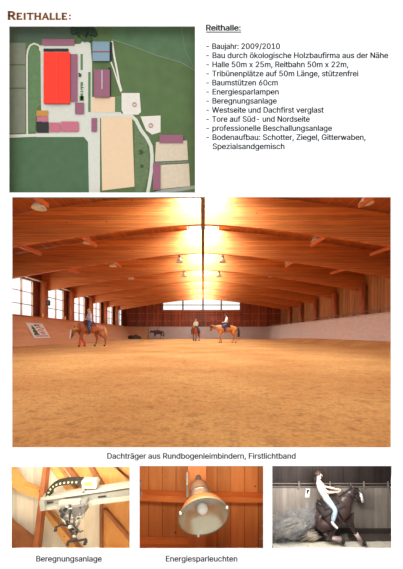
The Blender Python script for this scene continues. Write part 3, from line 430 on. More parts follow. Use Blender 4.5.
def board(name, path, mat, z0, z1, inset, th=0.08):
    """path: list of (x, y, nx, ny) at the top edge, normal into the arena"""
    bm = bmesh.new(); ring = []
    for x, y, nx, ny in path:
        ring.append([bm.verts.new(p) for p in ((x+nx*inset, y+ny*inset, z0), (x, y, z1), (x-nx*th, y-ny*th, z1), (x+nx*(inset-th), y+ny*(inset-th), z0))])
    for a, b in zip(ring, ring[1:]):
        for i in range(4): bm.faces.new((a[i], a[(i+1) % 4], b[(i+1) % 4], b[i]))
    bm.faces.new(ring[0]); bm.faces.new(ring[-1][::-1])
    return struct(name, bm, mat)
RC = 3.2; XL, XR, ZK = -12.2, 10.7, 1.96
path = [(XL, HY0, 1, 0), (XL, 15, 1, 0), (XL, 30, 1, 0), (XL, 49.6-RC, 1, 0)]
for k in range(1, 9):
    a = PI-PI/2*k/8
    path.append((XL+RC+RC*math.cos(a), 49.6-RC+RC*math.sin(a), -math.cos(a), -math.sin(a)))
board('baseboard_left', path, M['kick_left'], -0.02, ZK, 1.15)
board('baseboard_back', [(XL+RC+0.02, 49.6, 0, -1), (0, 49.6, 0, -1), (XR-0.1, 49.6, 0, -1)], M['kick_grey'], -0.02, ZK, 0.5)
board('baseboard_right', [(XR, HY0, -1, 0), (XR, 20, -1, 0), (XR, 49.55, -1, 0)], M['kick_grey'], -0.02, ZK, 0.45)
struct('trim_1', boxm(((XL-0.16, HY0, ZK), (XL+0.1, 46.2, ZK+0.07))), M['purlin'])
struct('trim_2', boxm(((XR-0.1, HY0, ZK), (XR+0.16, 49.4, ZK+0.05))), M['kick_grey'])

# left wall with its band of windows
WB, WT = 1.98, 4.76
wins = [(b+0.9, b+3.75) for b in [4.1]+BEAM_Y]
bm = bmesh.new(); y = HY0
for a, b in wins:
    if a > y: box(bm, (-XW-0.15, y, -0.1), (-XW, a, 5.9))
    box(bm, (-XW-0.15, a, -0.1), (-XW, b, WB)); box(bm, (-XW-0.15, a, WT), (-XW, b, 5.9)); y = b
box(bm, (-XW-0.15, y, -0.1), (-XW, HY1+0.2, 5.9))
struct('wall_left', bm, M['wall_brown'])
for n, (a, b) in enumerate(wins):
    bm = bmesh.new(); t = 0.05
    for yy in (a, (a+b)/2-t/2, b-t): box(bm, (-XW-0.1, yy, WB), (-XW+0.03, yy+t, WT))
    for k in range(4):
        z = WB+(WT-WB-t)*k/3; box(bm, (-XW-0.1, a, z), (-XW+0.04, b, z+t))
    o = struct('window_%d' % (n+1), bm, M['frame'])
    for i in range(2):
        for k in range(3):
            y0 = a+t+i*(b-a)/2; z0 = WB+(WT-WB)*k/3+t
            g = obj('pane', boxm(((-XW-0.06, y0, z0-0.01), (-XW-0.05, y0+(b-a)/2-t, z0+(WT-WB)/3-t))), M['glass'], o)
# right wall
struct('wall_right', boxm(((XW, HY0, -0.1), (XW+0.15, HY1+0.2, 5.9))), M['wall_tan'])
# rail along the stand behind the right kickboard
struct('trim_3', boxm(((XR+0.35, HY0, 2.25), (XR+0.4, 49.4, 2.31)), *[((XR+0.35, y, 1.6), (XR+0.4, y+0.05, 2.25)) for y in [6+1.6*k for k in range(27)]]), M['frame'])
# back wall: boards under the arch, window band in the middle
EB = EYE+3.95
bm = bmesh.new()
def archz(x, add=0): return ZB-drop(x)+BH+add
xs = [-13.0+0.5*k for k in range(53)]
def upper(x0, x1, zlow):
    n = max(2, int((x1-x0)/0.5)+1); pts = [(x0+(x1-x0)*i/(n-1)) for i in range(n)]
    prism(bm, [Vector((x0, HY1, zlow)), Vector((x1, HY1, zlow))]+[Vector((x, HY1, archz(x, 0.05))) for x in pts[::-1]], (0, 0.15, 0))
upper(-13.0, -6.75, -0.1); upper(6.25, 13.0, -0.1)
box(bm, (-6.75, HY1, -0.1), (6.25, HY1+0.15, EB))
struct('wall_back', bm, M['wall_end'])
WBK = bpy.data.objects['wall_back']
for k in range(17):
    x = -12.6+1.45*k
    if abs(x) < 0.4: continue
    top = EB-0.05 if -6.8 < x < 6.3 else ZB-drop(x)+1.2
    obj('stud', boxm(((x, HY1-0.16, 0), (x+0.16, HY1, top))), M['wall_brown'] if k % 3 else M['log'], WBK)
for z in (EYE+2.1, EYE+3.35):
    obj('wall_rail', boxm(((-12.7, HY1-0.13, z), (12.7, HY1-0.001, z+0.13))), M['log'], WBK)
struct('trim_4', boxm(((-6.9, HY1-0.22, EB-0.22), (6.4, HY1, EB))), M['log'])
XM = [-6.75, -3.35, 0, 3.05, 6.25]
for n in range(4):
    a, b = XM[n], XM[n+1]; bm = bmesh.new()
    N_ = 7; pts = [a+(b-a)*i/(N_-1) for i in range(N_)]
    for i in range(N_-1):
        x0, x1 = pts[i], pts[i+1]
        prism(bm, [Vector((x0, HY1, archz(x0, -0.45))), Vector((x1, HY1, archz(x1, -0.45))), Vector((x1, HY1, archz(x1, 0.05))), Vector((x0, HY1, archz(x0, 0.05)))], (0, 0.12, 0))
    box(bm, (a, HY1-0.02, EB), (a+0.12, HY1+0.12, archz(a, -0.4))); box(bm, (b-0.12, HY1-0.02, EB), (b, HY1+0.12, archz(b, -0.4)))
    box(bm, (a, HY1-0.02, EB+0.82), (b, HY1+0.1, EB+0.95)); box(bm, (a, HY1-0.02, EB), (b, HY1+0.1, EB+0.08))
    o = struct('window_%d' % (len(wins)+1+n), bm, M['frame'])
    obj('pane', boxm(((a+0.1, HY1+0.03, EB+0.02), (b-0.1, HY1+0.04, EB+2.0))), M['glass'], o)

# roof boards following the arch, open along the ridge for the skylight
def roof(name, x0, x1):
    bm = bmesh.new(); n = 12; pr = []
    for i in range(n+1):
        x = x0+(x1-x0)*i/n; pr.append((x, archz(x, 0.10)))
    out = [Vector((x, HY0, z)) for x, z in pr]+[Vector((x, HY0, z+0.12)) for x, z in pr[::-1]]
    prism(bm, out, (0, HY1-HY0+0.2, 0))
    return struct(name, bm, M['roofboard'])
roof('ceiling', -13.1, -1.0); roof('ceiling_right', 1.0, 13.1)
bm = bmesh.new()
for y in [HY0]+[b for b in BEAM_Y]+[HY1-0.1]: box(bm, (-1.0, y, 8.2), (1.0, y+0.1, 8.3))
box(bm, (-1.08, HY0, 7.42), (-1.0, HY1, 8.3)); box(bm, (1.0, HY0, 7.42), (1.08, HY1, 8.3))
sk = struct('window_%d' % (len(wins)+5), bm, M['frame'])
for y0, y1 in zip([HY0]+BEAM_Y, BEAM_Y+[HY1-0.1]):
    obj('pane', boxm(((-1.0, y0+0.1, 8.25), (1.0, y1, 8.26))), M['glass'], sk)

ORD = ['nearest', 'second nearest', 'third nearest', 'fourth nearest', 'fifth nearest', 'sixth nearest', 'seventh nearest', 'farthest']
for k, y in enumerate(BEAM_Y):
    bm = bmesh.new(); xs2 = [-12.9+0.43*i for i in range(61)]
    out = [Vector((x, -0.1, -drop(x))) for x in xs2]+[Vector((x, -0.1, -drop(x)+BH)) for x in xs2[::-1]]
    prism(bm, out, (0, 0.2, 0))
    o = obj('roof_beam', bm, M['glulam']); o.location = (0, y, ZB)
    tag(o, 'wide arched orange laminated timber beam spanning the riding hall, %s beam' % ORD[k], 'beam', 'arched roof beams of the riding hall')
NUM = ['first', 'second', 'third', 'fourth', 'fifth', 'sixth', 'seventh', 'eighth']
kk = {-1: 0, 1: 0}
for k, y in enumerate(BEAM_Y[1:]):
    for s in (-1, 1):
        bm = bmesh.new()
        zt = 4.95 if s < 0 else 4.7
        tube(bm, [(0, 0, 0), (0.01, 0, 1.5), (-0.01, 0.01, 3), (0, 0, zt)], [0.29, 0.28, 0.27, 0.265], 14)
        o = obj('log_column', bm, M['log'], smooth=True); o.location = (s*12.6, y-0.38, -0.02)
        tag(o, 'round brown tree trunk column along the %s wall, %s from the front' % ('windowed left' if s < 0 else 'boarded right', NUM[k]), 'column', 'tree trunk columns of the riding hall')
for k, y in enumerate(BEAM_Y[:3]):
    for sx, nm in ((-8.7, 'outer left'), (-5.75, 'inner left'), (5.8, 'inner right'), (9.0, 'outer right')):
        z = ZB-drop(sx)
        bm = bmesh.new(); beam(bm, (0, 0.1, 0), (0, 2.0, 0.12), 0.1, 0.17)
        o = obj('roof_brace', bm, M['purlin']); o.location = (sx, y, z+0.06)
        tag(o, 'short orange timber brace behind the %s roof beam, %s row' % (ORD[k], nm), 'brace', 'timber braces under the roof')
# sprinkler rail under the ridge
bm = bmesh.new(); box(bm, (-0.085, -22, 0), (0.085, 21.6, 0.07)); box(bm, (-0.03, -22, 0.07), (0.03, 21.6, 0.22)); 
o = obj('sprinkler_rail', bm, M['dark_steel']); o.location = (0, 27.9, ZB-0.17)
tag(o, 'long dark steel rail running under the ridge of the riding hall', 'rail')
bm = boxm(((-0.09, -0.36, 0), (0.09, -0.24, 3.9))); o = obj('centre_post', bm, M['dark_steel']); o.location = (0, HY1, 1.96)
tag(o, 'dark upright post in the middle of the far wall windows', 'post')
bm = bmesh.new(); tube(bm, [(-12.7, 9, 4.86), (-12.7, 46, 4.86)], 0.06, 8); struct('trim_5', bm, M['white'])

def bell_lamp(loc, label, s=1.0):
    t = thing('hanging_lamp', label, 'lamp', loc, 'bell shaped hall lamps'); x, y, z = loc
    T = Matrix.Translation(loc) @ Matrix.Scale(s, 4)
    bm = bmesh.new(); lathe(bm, [(0.0, 0.30), (0.07, 0.30), (0.1, 0.26), (0.19, 0.12), (0.26, 0.0), (0.245, 0.0), (0.18, 0.11), (0.08, 0.24), (0, 0.25)], 18, T); obj('shade', bm, M['lampgrey'], t, True)
    bm = bmesh.new(); lathe(bm, [(0, 0.3), (0.075, 0.3), (0.08, 0.46), (0.05, 0.5), (0, 0.5)], 12, T); obj('housing', bm, M['steel'], t, True)
    bm = bmesh.new(); lathe(bm, [(0, 0.04), (0.05, 0.07), (0.055, 0.14), (0.03, 0.2), (0, 0.2)], 10, T); obj('bulb', bm, M['bulb'], t, True)
    top = ZB-drop(x)+BH+0.08
    bm = bmesh.new(); tube(bm, [(x, y, z+0.49*s), (x, y, top)], 0.012, 6); obj('cable', bm, M['dark_steel'], t)
for k, (px, py) in enumerate([(39, 203), (88, 239.5), (113, 263.5), (131, 276.5)]):
    y = [10.9, 15.6, 20.1, 25.1][k]; p = P(px, py, y)
    bell_lamp((p.x, y, p.z-0.2), 'bell lamp hanging in the left roof, %s' % ['largest, in the top left corner', 'second from the front', 'third from the front', 'smallest and farthest'][k])
for k, (px, py) in enumerate([(366, 198), (316, 237.5), (288.7, 261), (271.5, 274.5)]):
    y = [10.9, 15.9, 20.6, 25.6][k]; p = P(px, py, y)
    bell_lamp((p.x, y, p.z-0.2), 'bell lamp hanging in the dark right roof, %s' % ['cut off by the top picture edge', 'second from the front', 'third from the front', 'smallest and farthest'][k])
for px, py, y, l in ((179.5, 259, 19.9, 'bell lamp left of the ridge rail, nearer one'), (222.7, 259, 19.9, 'bell lamp right of the ridge rail, nearer one'), (184, 274, 24.8, 'bell lamp left of the ridge rail, farther one'), (219, 274, 24.8, 'bell lamp right of the ridge rail, farther one')):
    p = P(px, py, y); bell_lamp((p.x, y, p.z-0.22), l)

# banner on the left kickboard
def on_left(y, z, out=0.02):  # point on the tilted left kickboard
    t = z/ZK; return Vector((XL+1.15*(1-t)+out, y, z+out*0.5))
YB0, YB1 = 20.1, 22.2
def bq(u0, v0, u1, v1, out): return [on_left(YB0+(YB1-YB0)*u, 0.45+1.05*v, out) for u, v in ((u0, v0), (u1, v0), (u1, v1), (u0, v1))]
bm = bmesh.new(); prism(bm, bq(0, 0, 1, 1, 0.015), (0.03, 0, 0.015))
BN = obj('banner', bm, plain('banner_white', srgb(240, 240, 238), 0.7, 0.02)); tag(BN, 'white advertising banner with a green tree on the left kickboard', 'banner')
bm = bmesh.new()
for (a, b, c) in ((0.24, 0.86, 0.13), (0.24, 0.66, 0.18), (0.24, 0.48, 0.22)):
    prism(bm, [on_left(YB0+(YB1-YB0)*u, 0.45+1.05*v, 0.05) for u, v in ((a-c*0.8, b-0.28), (a+c*0.8, b-0.28), (a, b))], (0.01, 0, 0.004))
obj('tree_emblem', bm, plain('green', srgb(40, 110, 60)), BN)
def strokes(name, mat, segs, wd):
    bm = bmesh.new()
    for a, b, c, d in segs:
        t = Vector((c-a, d-b)).normalized(); n = Vector((-t.y, t.x))*wd/2
        pts = [(a+n.x, b+n.y), (c+n.x, d+n.y), (c-n.x, d-n.y), (a-n.x, b-n.y)]
        prism(bm, [on_left(YB0+(YB1-YB0)*u, 0.45+1.05*v, 0.05) for u, v in pts], (0.01, 0, 0.004))
    obj(name, bm, mat, BN)
strokes('green_lettering', plain('darkgreen', srgb(70, 105, 70)), [(0.38, 0.78, 0.42, 0.9), (0.42, 0.9, 0.46, 0.78), (0.5, 0.78, 0.5, 0.9), (0.5, 0.9, 0.57, 0.84), (0.61, 0.78, 0.61, 0.9), (0.66, 0.78, 0.7, 0.9), (0.4, 0.66, 0.6, 0.72), (0.6, 0.72, 0.88, 0.62)], 0.035)
strokes('red_lettering', plain('red_print', srgb(200, 70, 90)), [(0.45, 0.5, 0.6, 0.56), (0.6, 0.56, 0.75, 0.48), (0.48, 0.38, 0.8, 0.38), (0.55, 0.27, 0.78, 0.27)], 0.05)
strokes('grey_lettering', plain('grey_print', srgb(130, 130, 130)), [(0.1, 0.13, 0.9, 0.13)], 0.05)
# small things along the left wall
bm = boxm(((-0.1, -0.1, 0), (0.1, 0.1, 0.42))); bmesh.ops.bevel(bm, geom=bm.edges[:], offset=0.02, segments=2)
sp = thing('loudspeaker', 'small dark loudspeaker fixed to the first left column', 'loudspeaker', (-12.22, 23.72, 3.0))
for v in bm.verts: v.co += Vector((-12.22, 23.72, 3.0))
obj('cabinet', bm, M['black'], sp)
bm = bmesh.new(); lathe(bm, [(0.08, 0), (0.07, 0.02), (0.03, 0.03), (0, 0.03)], 14, Matrix.Translation((-12.22, 23.625, 3.2)) @ Matrix.Rotation(PI/2, 4, 'X')); obj('speaker_cone', bm, M['dark_steel'], sp)
for y, l in ((22.9, 'small yellow bottle on the left kickboard ledge, nearer'), (26.6, 'small yellow bottle on the left kickboard ledge, farther')):
    bm = bmesh.new(); lathe(bm, [(0, 0), (0.055, 0), (0.06, 0.15), (0.03, 0.24), (0.03, 0.28), (0, 0.28)], 10, Matrix.Translation((XL, y, ZK+0.07)))
    o = base_origin(obj('bottle', bm, plain('yellow', srgb(230, 190, 90)), smooth=True)); tag(o, l, 'bottle', 'bottles on the left ledge')
bm = bmesh.new(); ball(bm, (-10.3, 45.0, 0.1), 0.9, (1.05, 0.8, 0.5), 20, 12, 0.5)
o = base_origin(obj('heap', bm, plain('dark_heap', srgb(70, 55, 45), 0.9, 0.3, 5), smooth=True)); tag(o, 'low dark heap in the rounded far left corner', 'heap')

# ------------------------------------------------------------------ horses and riders
def mesh_from(fn, *a): bm = bmesh.new(); fn(bm, *a); return bm
def xf(bm, T):
    bmesh.ops.transform(bm, matrix=T, verts=bm.verts); return bm
def horse(label, group, T, coat, pose, mane, legc=None, wraps=None, blaze=None, saddle=True):
    """T places local metres (x forward, z up) in the world"""
    o = thing('horse', label, 'horse', T.to_translation(), group)
    def part(name, bm, m, par=o, lab=None):
        q = obj(name, xf(bm, T), m, par, True)
        if lab: q['label'] = lab
        return q
    p = pose; s = Skel()
    s.add('b', p['barrel'], (0.31, 0.34)); s.add('loin', p['loin'], (0.28, 0.31), 'b'); s.add('rump', p['rump'], (0.27, 0.29), 'loin')
    s.add('dock', p['dock'], 0.12, 'rump')
    s.add('chest', p['chest'], (0.25, 0.33), 'b'); s.add('nb', p['neckbase'], (0.17, 0.27), 'chest'); s.add('nm', p['neckmid'], (0.11, 0.18), 'nb')
    s.add('poll', p['poll'], (0.085, 0.12), 'nm'); hd = Vector(p['muzzle'])-Vector(p['poll'])
    s.add('cheek', Vector(p['poll'])+hd*0.27, (0.085, 0.135), 'poll'); s.add('nose', Vector(p['poll'])+hd*0.7, (0.06, 0.08), 'cheek'); s.add('muz', p['muzzle'], (0.058, 0.066), 'nose')
    for n in ('fl', 'fr'):
        a, b, c, d = p[n]
        s.add(n+'s', a, 0.15, 'chest'); s.add(n+'e', (Vector(a)*0.35+Vector(b)*0.65), 0.085, n+'s'); s.add(n+'k', b, 0.062, n+'e')
        s.add(n+'c', (Vector(b)+Vector(c))/2, 0.04, n+'k'); s.add(n+'f', c, 0.048, n+'c'); s.add(n+'h', d, 0.042, n+'f')
    for n in ('hl', 'hr'):
        a, st, hk, ft, hf = p[n]
        s.add(n+'h', a, 0.2, 'rump'); s.add(n+'s', st, 0.14, n+'h'); s.add(n+'g', (Vector(st)+Vector(hk))/2, 0.085, n+'s'); s.add(n+'k', hk, 0.065, n+'g')
        s.add(n+'c', (Vector(hk)+Vector(ft))/2, 0.045, n+'k'); s.add(n+'f', ft, 0.05, n+'c'); s.add(n+'o', hf, 0.045, n+'f')
    body = part('body', s.bm(2), coat)
    up = Vector(p['poll'])-Vector(p['neckmid']); up.normalize(); hdn = hd.normalized()
    side = Vector((0, 1, 0)); fr = side.cross(hdn); fr = -fr if fr.dot(Vector((1, 0, 0.3))) < 0 else fr
    poll = Vector(p['poll'])
    for q in (-1, 1):
        bm = bmesh.new(); tube(bm, [poll+side*q*0.06-hdn*0.02, poll+side*q*0.075-hdn*0.11, poll+side*q*0.07-hdn*0.19], [0.035, 0.034, 0.004], 8); part('ear', bm, coat)
        bm = bmesh.new(); ball(bm, poll+hd*0.3+side*q*0.085+fr*0.05, 0.024, (1, 1, 1), 8, 6); part('eye', bm, M['black'])
    bm = bmesh.new()
    nb, nm = Vector(p['neckbase']), Vector(p['neckmid'])
    back = Vector((-(poll-nb).z, 0, (poll-nb).x)).normalized()
    crest = [nb+back*0.25, (nb+nm)/2+back*0.21, nm+back*0.17, poll+back*0.1, poll+fr*0.11+hdn*0.02]
    for i in range(40):
        t = i/39*3.99; j = int(t); u = t-j; a = crest[j].lerp(crest[j+1], u); sd = random.choice((-1, 1, 1))
        ln = 0.16+0.1*random.random()
        tube(bm, [a, a+side*sd*0.07-back*0.06, a+side*sd*(0.1+0.03*random.random())-back*ln], [0.024, 0.022, 0.006], 5)
    part('mane', bm, mane)
    bm = bmesh.new(); tl = p['tail']
    for i in range(26):
        off = Vector((random.uniform(-0.04, 0.04), random.uniform(-0.05, 0.05), 0))
        pts = [Vector(tl[0])+off*0.4]+[Vector(q)+off*(1+0.6*j) for j, q in enumerate(tl[1:])]
        tube(bm, pts, [0.035]+[0.03]*(len(pts)-2)+[0.008], 5)
    part('tail', bm, mane)
    feet = [(p[n][2], p[n][3]) for n in ('fl', 'fr')]+[(p[n][3], p[n][4]) for n in ('hl', 'hr')]
    for ft, hf in feet:
        d = (Vector(hf)-Vector(ft)).normalized(); h = Vector(hf)
        bm = bmesh.new(); tube(bm, [h-d*0.01, h+d*0.055], [0.052, 0.068], 12); part('hoof', bm, M['black'])
    if wraps:
        for n in wraps[1]:
            a, b = (p[n][1], p[n][2]) if n[0] == 'f' else (p[n][2], p[n][3])
            a, b = Vector(a), Vector(b); bm = bmesh.new(); tube(bm, [a.lerp(b, 0.22), a.lerp(b, 0.6), a.lerp(b, 1.08)], [0.066, 0.062, 0.072], 12); part('leg_wrap', bm, wraps[0], lab='coloured bandage around the lower leg')
    if blaze:
        bm = bmesh.new(); c = [poll+hd*0.12+fr*0.105, poll+hd*0.35+fr*0.112, poll+hd*0.65+fr*0.076, poll+hd*0.98+fr*0.05]
        tube(bm, c, [q_*p.get('blz', 1) for q_ in (0.03, 0.05, 0.042, 0.05)], 10); part('blaze', bm, blaze, lab='white blaze down the face')
    # saddle, pad, girth
    if saddle:
        b, l, c = Vector(p['barrel']), Vector(p['loin']), Vector(p['chest']); ax = (c-l).normalized(); upv = side.cross(ax); upv = -upv if upv.z < 0 else upv
        def shell(bm, t0, t1, r, ang, th=0.025, cen=None):
            n = 16; g = []
            for t in (t0, (t0+t1)/2, t1):
                row = []
                for k in range(n+1):
                    a = -ang+2*ang*k/n
                    for rr in (r, r+th): row.append(bm.verts.new(b+ax*t+upv*math.cos(a)*(rr+0.03)+side*math.sin(a)*rr))
                g.append(row)
            for A, B in zip(g, g[1:]):
                for k in range(n):
                    bm.faces.new((A[2*k+1], A[2*k+3], B[2*k+3], B[2*k+1])); bm.faces.new((A[2*k], A[2*k+2], B[2*k+2], B[2*k]))
            for A in (g[0], g[-1]):
                for k in range(n): bm.faces.new((A[2*k], A[2*k+1], A[2*k+3], A[2*k+2]))
            for k in (0, n):
                for A, B in zip(g, g[1:]): bm.faces.new((A[2*k], A[2*k+1], B[2*k+1], B[2*k]))
        bm = bmesh.new(); shell(bm, -0.33, 0.38, 0.325, 1.15); part('saddle_pad', bm, p.get('padm', M['black']))
        bm = bmesh.new(); shell(bm, -0.22, 0.28, 0.352, 0.8, 0.03)
        tube(bm, [b+ax*-0.24+upv*0.4+side*-0.14, b+ax*-0.27+upv*0.47, b+ax*-0.24+upv*0.4+side*0.14], 0.03, 8)
        tube(bm, [b+ax*0.27+upv*0.38, b+ax*0.29+upv*0.5], [0.05, 0.035], 8)
        sadm = p.get('sadm', M['saddle']); sd = part('saddle', bm, sadm)
        for q in (-1, 1):
            bm = bmesh.new(); tube(bm, [b+upv*0.25+side*q*0.36, b-upv*0.1+side*q*0.385], 0.02, 6); part('stirrup_strap', bm, sadm, sd)
        bm = bmesh.new(); n = 20; tube(bm, [b+ax*0.12+upv*math.cos(2*PI*k/n)*0.36+side*math.sin(2*PI*k/n)*0.335 for k in range(n+1)], 0.022, 6, False); part('girth', bm, M['black'])
    # bridle
    bm = bmesh.new()
    for t, r in ((0.08, 0.13), (0.6, 0.098)):
        c = poll+hd*t; n = 14
        tube(bm, [c+side*math.cos(2*PI*k/n)*(r*0.78)+fr*math.sin(2*PI*k/n)*r for k in range(n+1)], 0.011, 5, False)
    for q in (-1, 1): tube(bm, [poll+side*q*0.1+hd*0.08, poll+side*q*0.082+hd*0.62, poll+side*q*0.066+hd*0.88], 0.01, 5)
    part('bridle', bm, M['black'])
    if 'hand' in p:
        bm = bmesh.new()
        for q in (-1, 1): tube(bm, [poll+side*q*0.07+hd*0.88, (poll+hd*0.88+Vector(p['hand']))/2+side*q*0.16-Vector((0, 0, 0.06)), Vector(p['hand'])+side*q*0.01], 0.009, 5)
        part('reins', bm, M['black'])
    return o
M['saddle'] = plain('saddle_leather', srgb(70, 42, 26), 0.5)

def person(label, T, c, J, hat=None, group='riders'):
    """c: dict of materials skin, shirt, trousers, shoes, hair; J: joints in local metres, x forward, z up, y left"""
    o = thing('person', label, 'person', T.to_translation(), group)
    def part(name, bm, m, par=o):
        q = obj(name, xf(bm, T), m, par, True)
        return q
    V = {k: Vector(v) for k, v in J.items() if k not in ('sleeve', 'face', 'fat')}
    s = Skel()
    s.add('pel', V['pelvis'], (0.15, 0.115)); s.add('waist', V['pelvis'].lerp(V['chest'], 0.5), (0.125, 0.095), 'pel'); s.add('chest', V['chest'], (0.16*J.get('fat', 1), 0.11*J.get('fat', 1)), 'waist')
    s.add('nk', V['neck'], 0.058, 'chest'); s.add('hb', V['neck'].lerp(V['head'], 0.5), 0.055, 'nk'); s.add('hd', V['head'], (0.078, 0.095), 'hb'); s.add('ht', V['head']+(V['head']-V['neck']).normalized()*0.07, (0.06, 0.075), 'hd')
    for q in 'lr':
        s.add(q+'s', V[q+'sho'], 0.06, 'chest'); s.add(q+'ua', V[q+'sho'].lerp(V[q+'elb'], 0.5), 0.047, q+'s'); s.add(q+'e', V[q+'elb'], 0.04, q+'ua'); s.add(q+'fa', V[q+'elb'].lerp(V[q+'wri'], 0.4), 0.039, q+'e'); s.add(q+'w', V[q+'wri'], 0.027, q+'fa')
        d = (V[q+'wri']-V[q+'elb']).normalized(); s.add(q+'p', V[q+'wri']+d*0.055, (0.04, 0.022), q+'w')
        s.add(q+'h', V[q+'hip'], 0.1, 'pel'); s.add(q+'th', V[q+'hip'].lerp(V[q+'kne'], 0.4), 0.088, q+'h'); s.add(q+'k', V[q+'kne'], 0.058, q+'th'); s.add(q+'ca', V[q+'kne'].lerp(V[q+'ank'], 0.3), 0.056, q+'k'); s.add(q+'a', V[q+'ank'], 0.036, q+'ca'); s.add(q+'t', V[q+'toe'], 0.034, q+'a')
    bm = s.bm(2)
    up = (V['head']-V['neck']).normalized(); fw = J.get('face', (1, 0, 0)); fw = Vector(fw); fw = (fw-up*fw.dot(up)).normalized(); sd = up.cross(fw)
    H = V['head']
    nb = bmesh.new(); tube(nb, [H+fw*0.085+up*0.03, H+fw*0.112-up*0.015, H+fw*0.085-up*0.02], [0.008, 0.016, 0.012], 6); join(bm, nb)     # nose
    nb = bmesh.new(); tube(nb, [H+fw*0.07-up*0.075, H+fw*0.03-up*0.085], [0.03, 0.035], 8); join(bm, nb)                                      # chin
    for q in (-1, 1):
        nb = bmesh.new(); ball(nb, H+sd*q*0.08, 0.03, (0.5, 0.5, 1), 8, 6); join(bm, nb)                                                      # ears
    for q in 'lr':                                                                                                                            # fingers and thumb
        d = (V[q+'wri']-V[q+'elb']).normalized(); pal = V[q+'wri']+d*0.06; a = Vector((0, 0, 1)); a = (a-d*a.dot(d)).normalized(); cu = d.cross(a)*(1 if q == 'l' else -1)
        for i, ln in enumerate((0.07, 0.08, 0.075, 0.06)):
            b0 = pal+d*0.03+a*(0.033-0.02*i)
            nb = bmesh.new(); tube(nb, [pal+a*(0.02-0.012*i), b0, b0+d*ln*0.4+cu*0.012, b0+d*ln*0.45+cu*0.04, b0+d*ln*0.2+cu*0.052], [0.01, 0.01, 0.009, 0.0085, 0.007], 7); join(bm, nb)
        nb = bmesh.new(); tube(nb, [pal-d*0.035+a*0.02, pal-d*0.01+a*0.045+cu*0.012, pal+d*0.025+a*0.048+cu*0.03], [0.013, 0.011, 0.008], 7); join(bm, nb)
    part('body', bm, c['skin'])
    for q in (-1, 1):
        b2 = bmesh.new(); ball(b2, H+fw*0.082+sd*q*0.032+up*0.022, 0.012, (1, 1, 0.7), 8, 6); part('eye', b2, M['black'])
    b2 = bmesh.new(); tube(b2, [H+fw*0.088-sd*0.024-up*0.045, H+fw*0.098-up*0.047, H+fw*0.088+sd*0.024-up*0.045], 0.007, 6); part('mouth', b2, c['lip'])
    # top
    s = Skel(); g = 0.016
    ft = J.get('fat', 1); s.add('pel', V['pelvis']+up*0.04, (0.15*ft+g, 0.118*ft+g)); s.add('waist', V['pelvis'].lerp(V['chest'], 0.5), (0.125*ft+g, 0.097*ft+g), 'pel'); s.add('chest', V['chest'], (0.16*ft+g, 0.11*ft+g), 'waist')
    s.add('nk', V['chest'].lerp(V['neck'], 0.6), 0.085, 'chest')
    for q in 'lr':
        s.add(q+'s', V[q+'sho'], 0.062+g, 'chest'); e = J.get('sleeve', 0.6)
        if e > 0.05: s.add(q+'ua', V[q+'sho'].lerp(V[q+'elb'], min(e, 1.0)), 0.05+g, q+'s')
        if e > 1: s.add(q+'fa', V[q+'elb'].lerp(V[q+'wri'], e-1), 0.034+g*0.7, q+'ua')
    part('shirt', s.bm(2), c['shirt'])
    s = Skel(); g = 0.014
    s.add('pel', V['pelvis'], (0.152+g, 0.118+g)); s.add('bt', V['pelvis']+(V['chest']-V['pelvis']).normalized()*0.1, (0.135+g, 0.105+g), 'pel')
    for q in 'lr':
        s.add(q+'h', V[q+'hip'], 0.1+g, 'pel'); s.add(q+'th', V[q+'hip'].lerp(V[q+'kne'], 0.4), 0.088+g, q+'h'); s.add(q+'k', V[q+'kne'], 0.06+g, q+'th'); s.add(q+'ca', V[q+'kne'].lerp(V[q+'ank'], 0.35), 0.058+g, q+'k'); s.add(q+'a', V[q+'kne'].lerp(V[q+'ank'], 0.95), 0.045+g, q+'ca')
    part('trousers', s.bm(2), c['trousers'])
    for q in 'lr':
        s = Skel(); d = V[q+'toe']-V[q+'ank']
        s.add('a', V[q+'ank'].lerp(V[q+'kne'], 0.2), 0.052); s.add('b', V[q+'ank'], 0.052, 'a'); s.add('c', V[q+'ank']+d*0.5-Vector((0, 0, 0.01)), 0.046, 'b'); s.add('d', V[q+'toe']+d*0.1, 0.036, 'c'); part('boot', s.bm(2), c['shoes'])
    b2 = bmesh.new(); ball(b2, H+up*0.045-fw*0.02, 0.105, (1, 0.92, 0.9), 14, 10)
    for v in list(b2.verts):
        r = v.co-H
        if r.dot(fw) > 0.03 and r.dot(up) < 0.06: v.co -= fw*(r.dot(fw)-0.03)
    tube(b2, [H-fw*0.08+up*0.03, H-fw*0.115-up*0.05, H-fw*0.1-up*0.14, H-fw*0.105-up*0.2], [0.06, 0.05, 0.035, 0.012], 8)
    part('hair', b2, c['hair'])
    if hat:
        R_ = Matrix((sd, fw, up)).transposed().to_4x4(); T2 = Matrix.Translation(H+up*0.085) @ R_
        b2 = bmesh.new()
        if hat[0] == 'brim': lathe(b2, [(0, 0.12), (0.08, 0.11), (0.1, 0.02), (0.19, 0.012), (0.19, 0), (0.1, 0), (0, 0.01)], 16, T2)
        else:
            lathe(b2, [(0, 0.075), (0.06, 0.065), (0.1, 0.02), (0.11, 0), (0, 0)], 16, T2)
            tube(b2, [H+up*0.09+fw*0.08, H+up*0.083+fw*0.17], [0.05, 0.02], 8)
        part('hat', b2, hat[1])
    return o

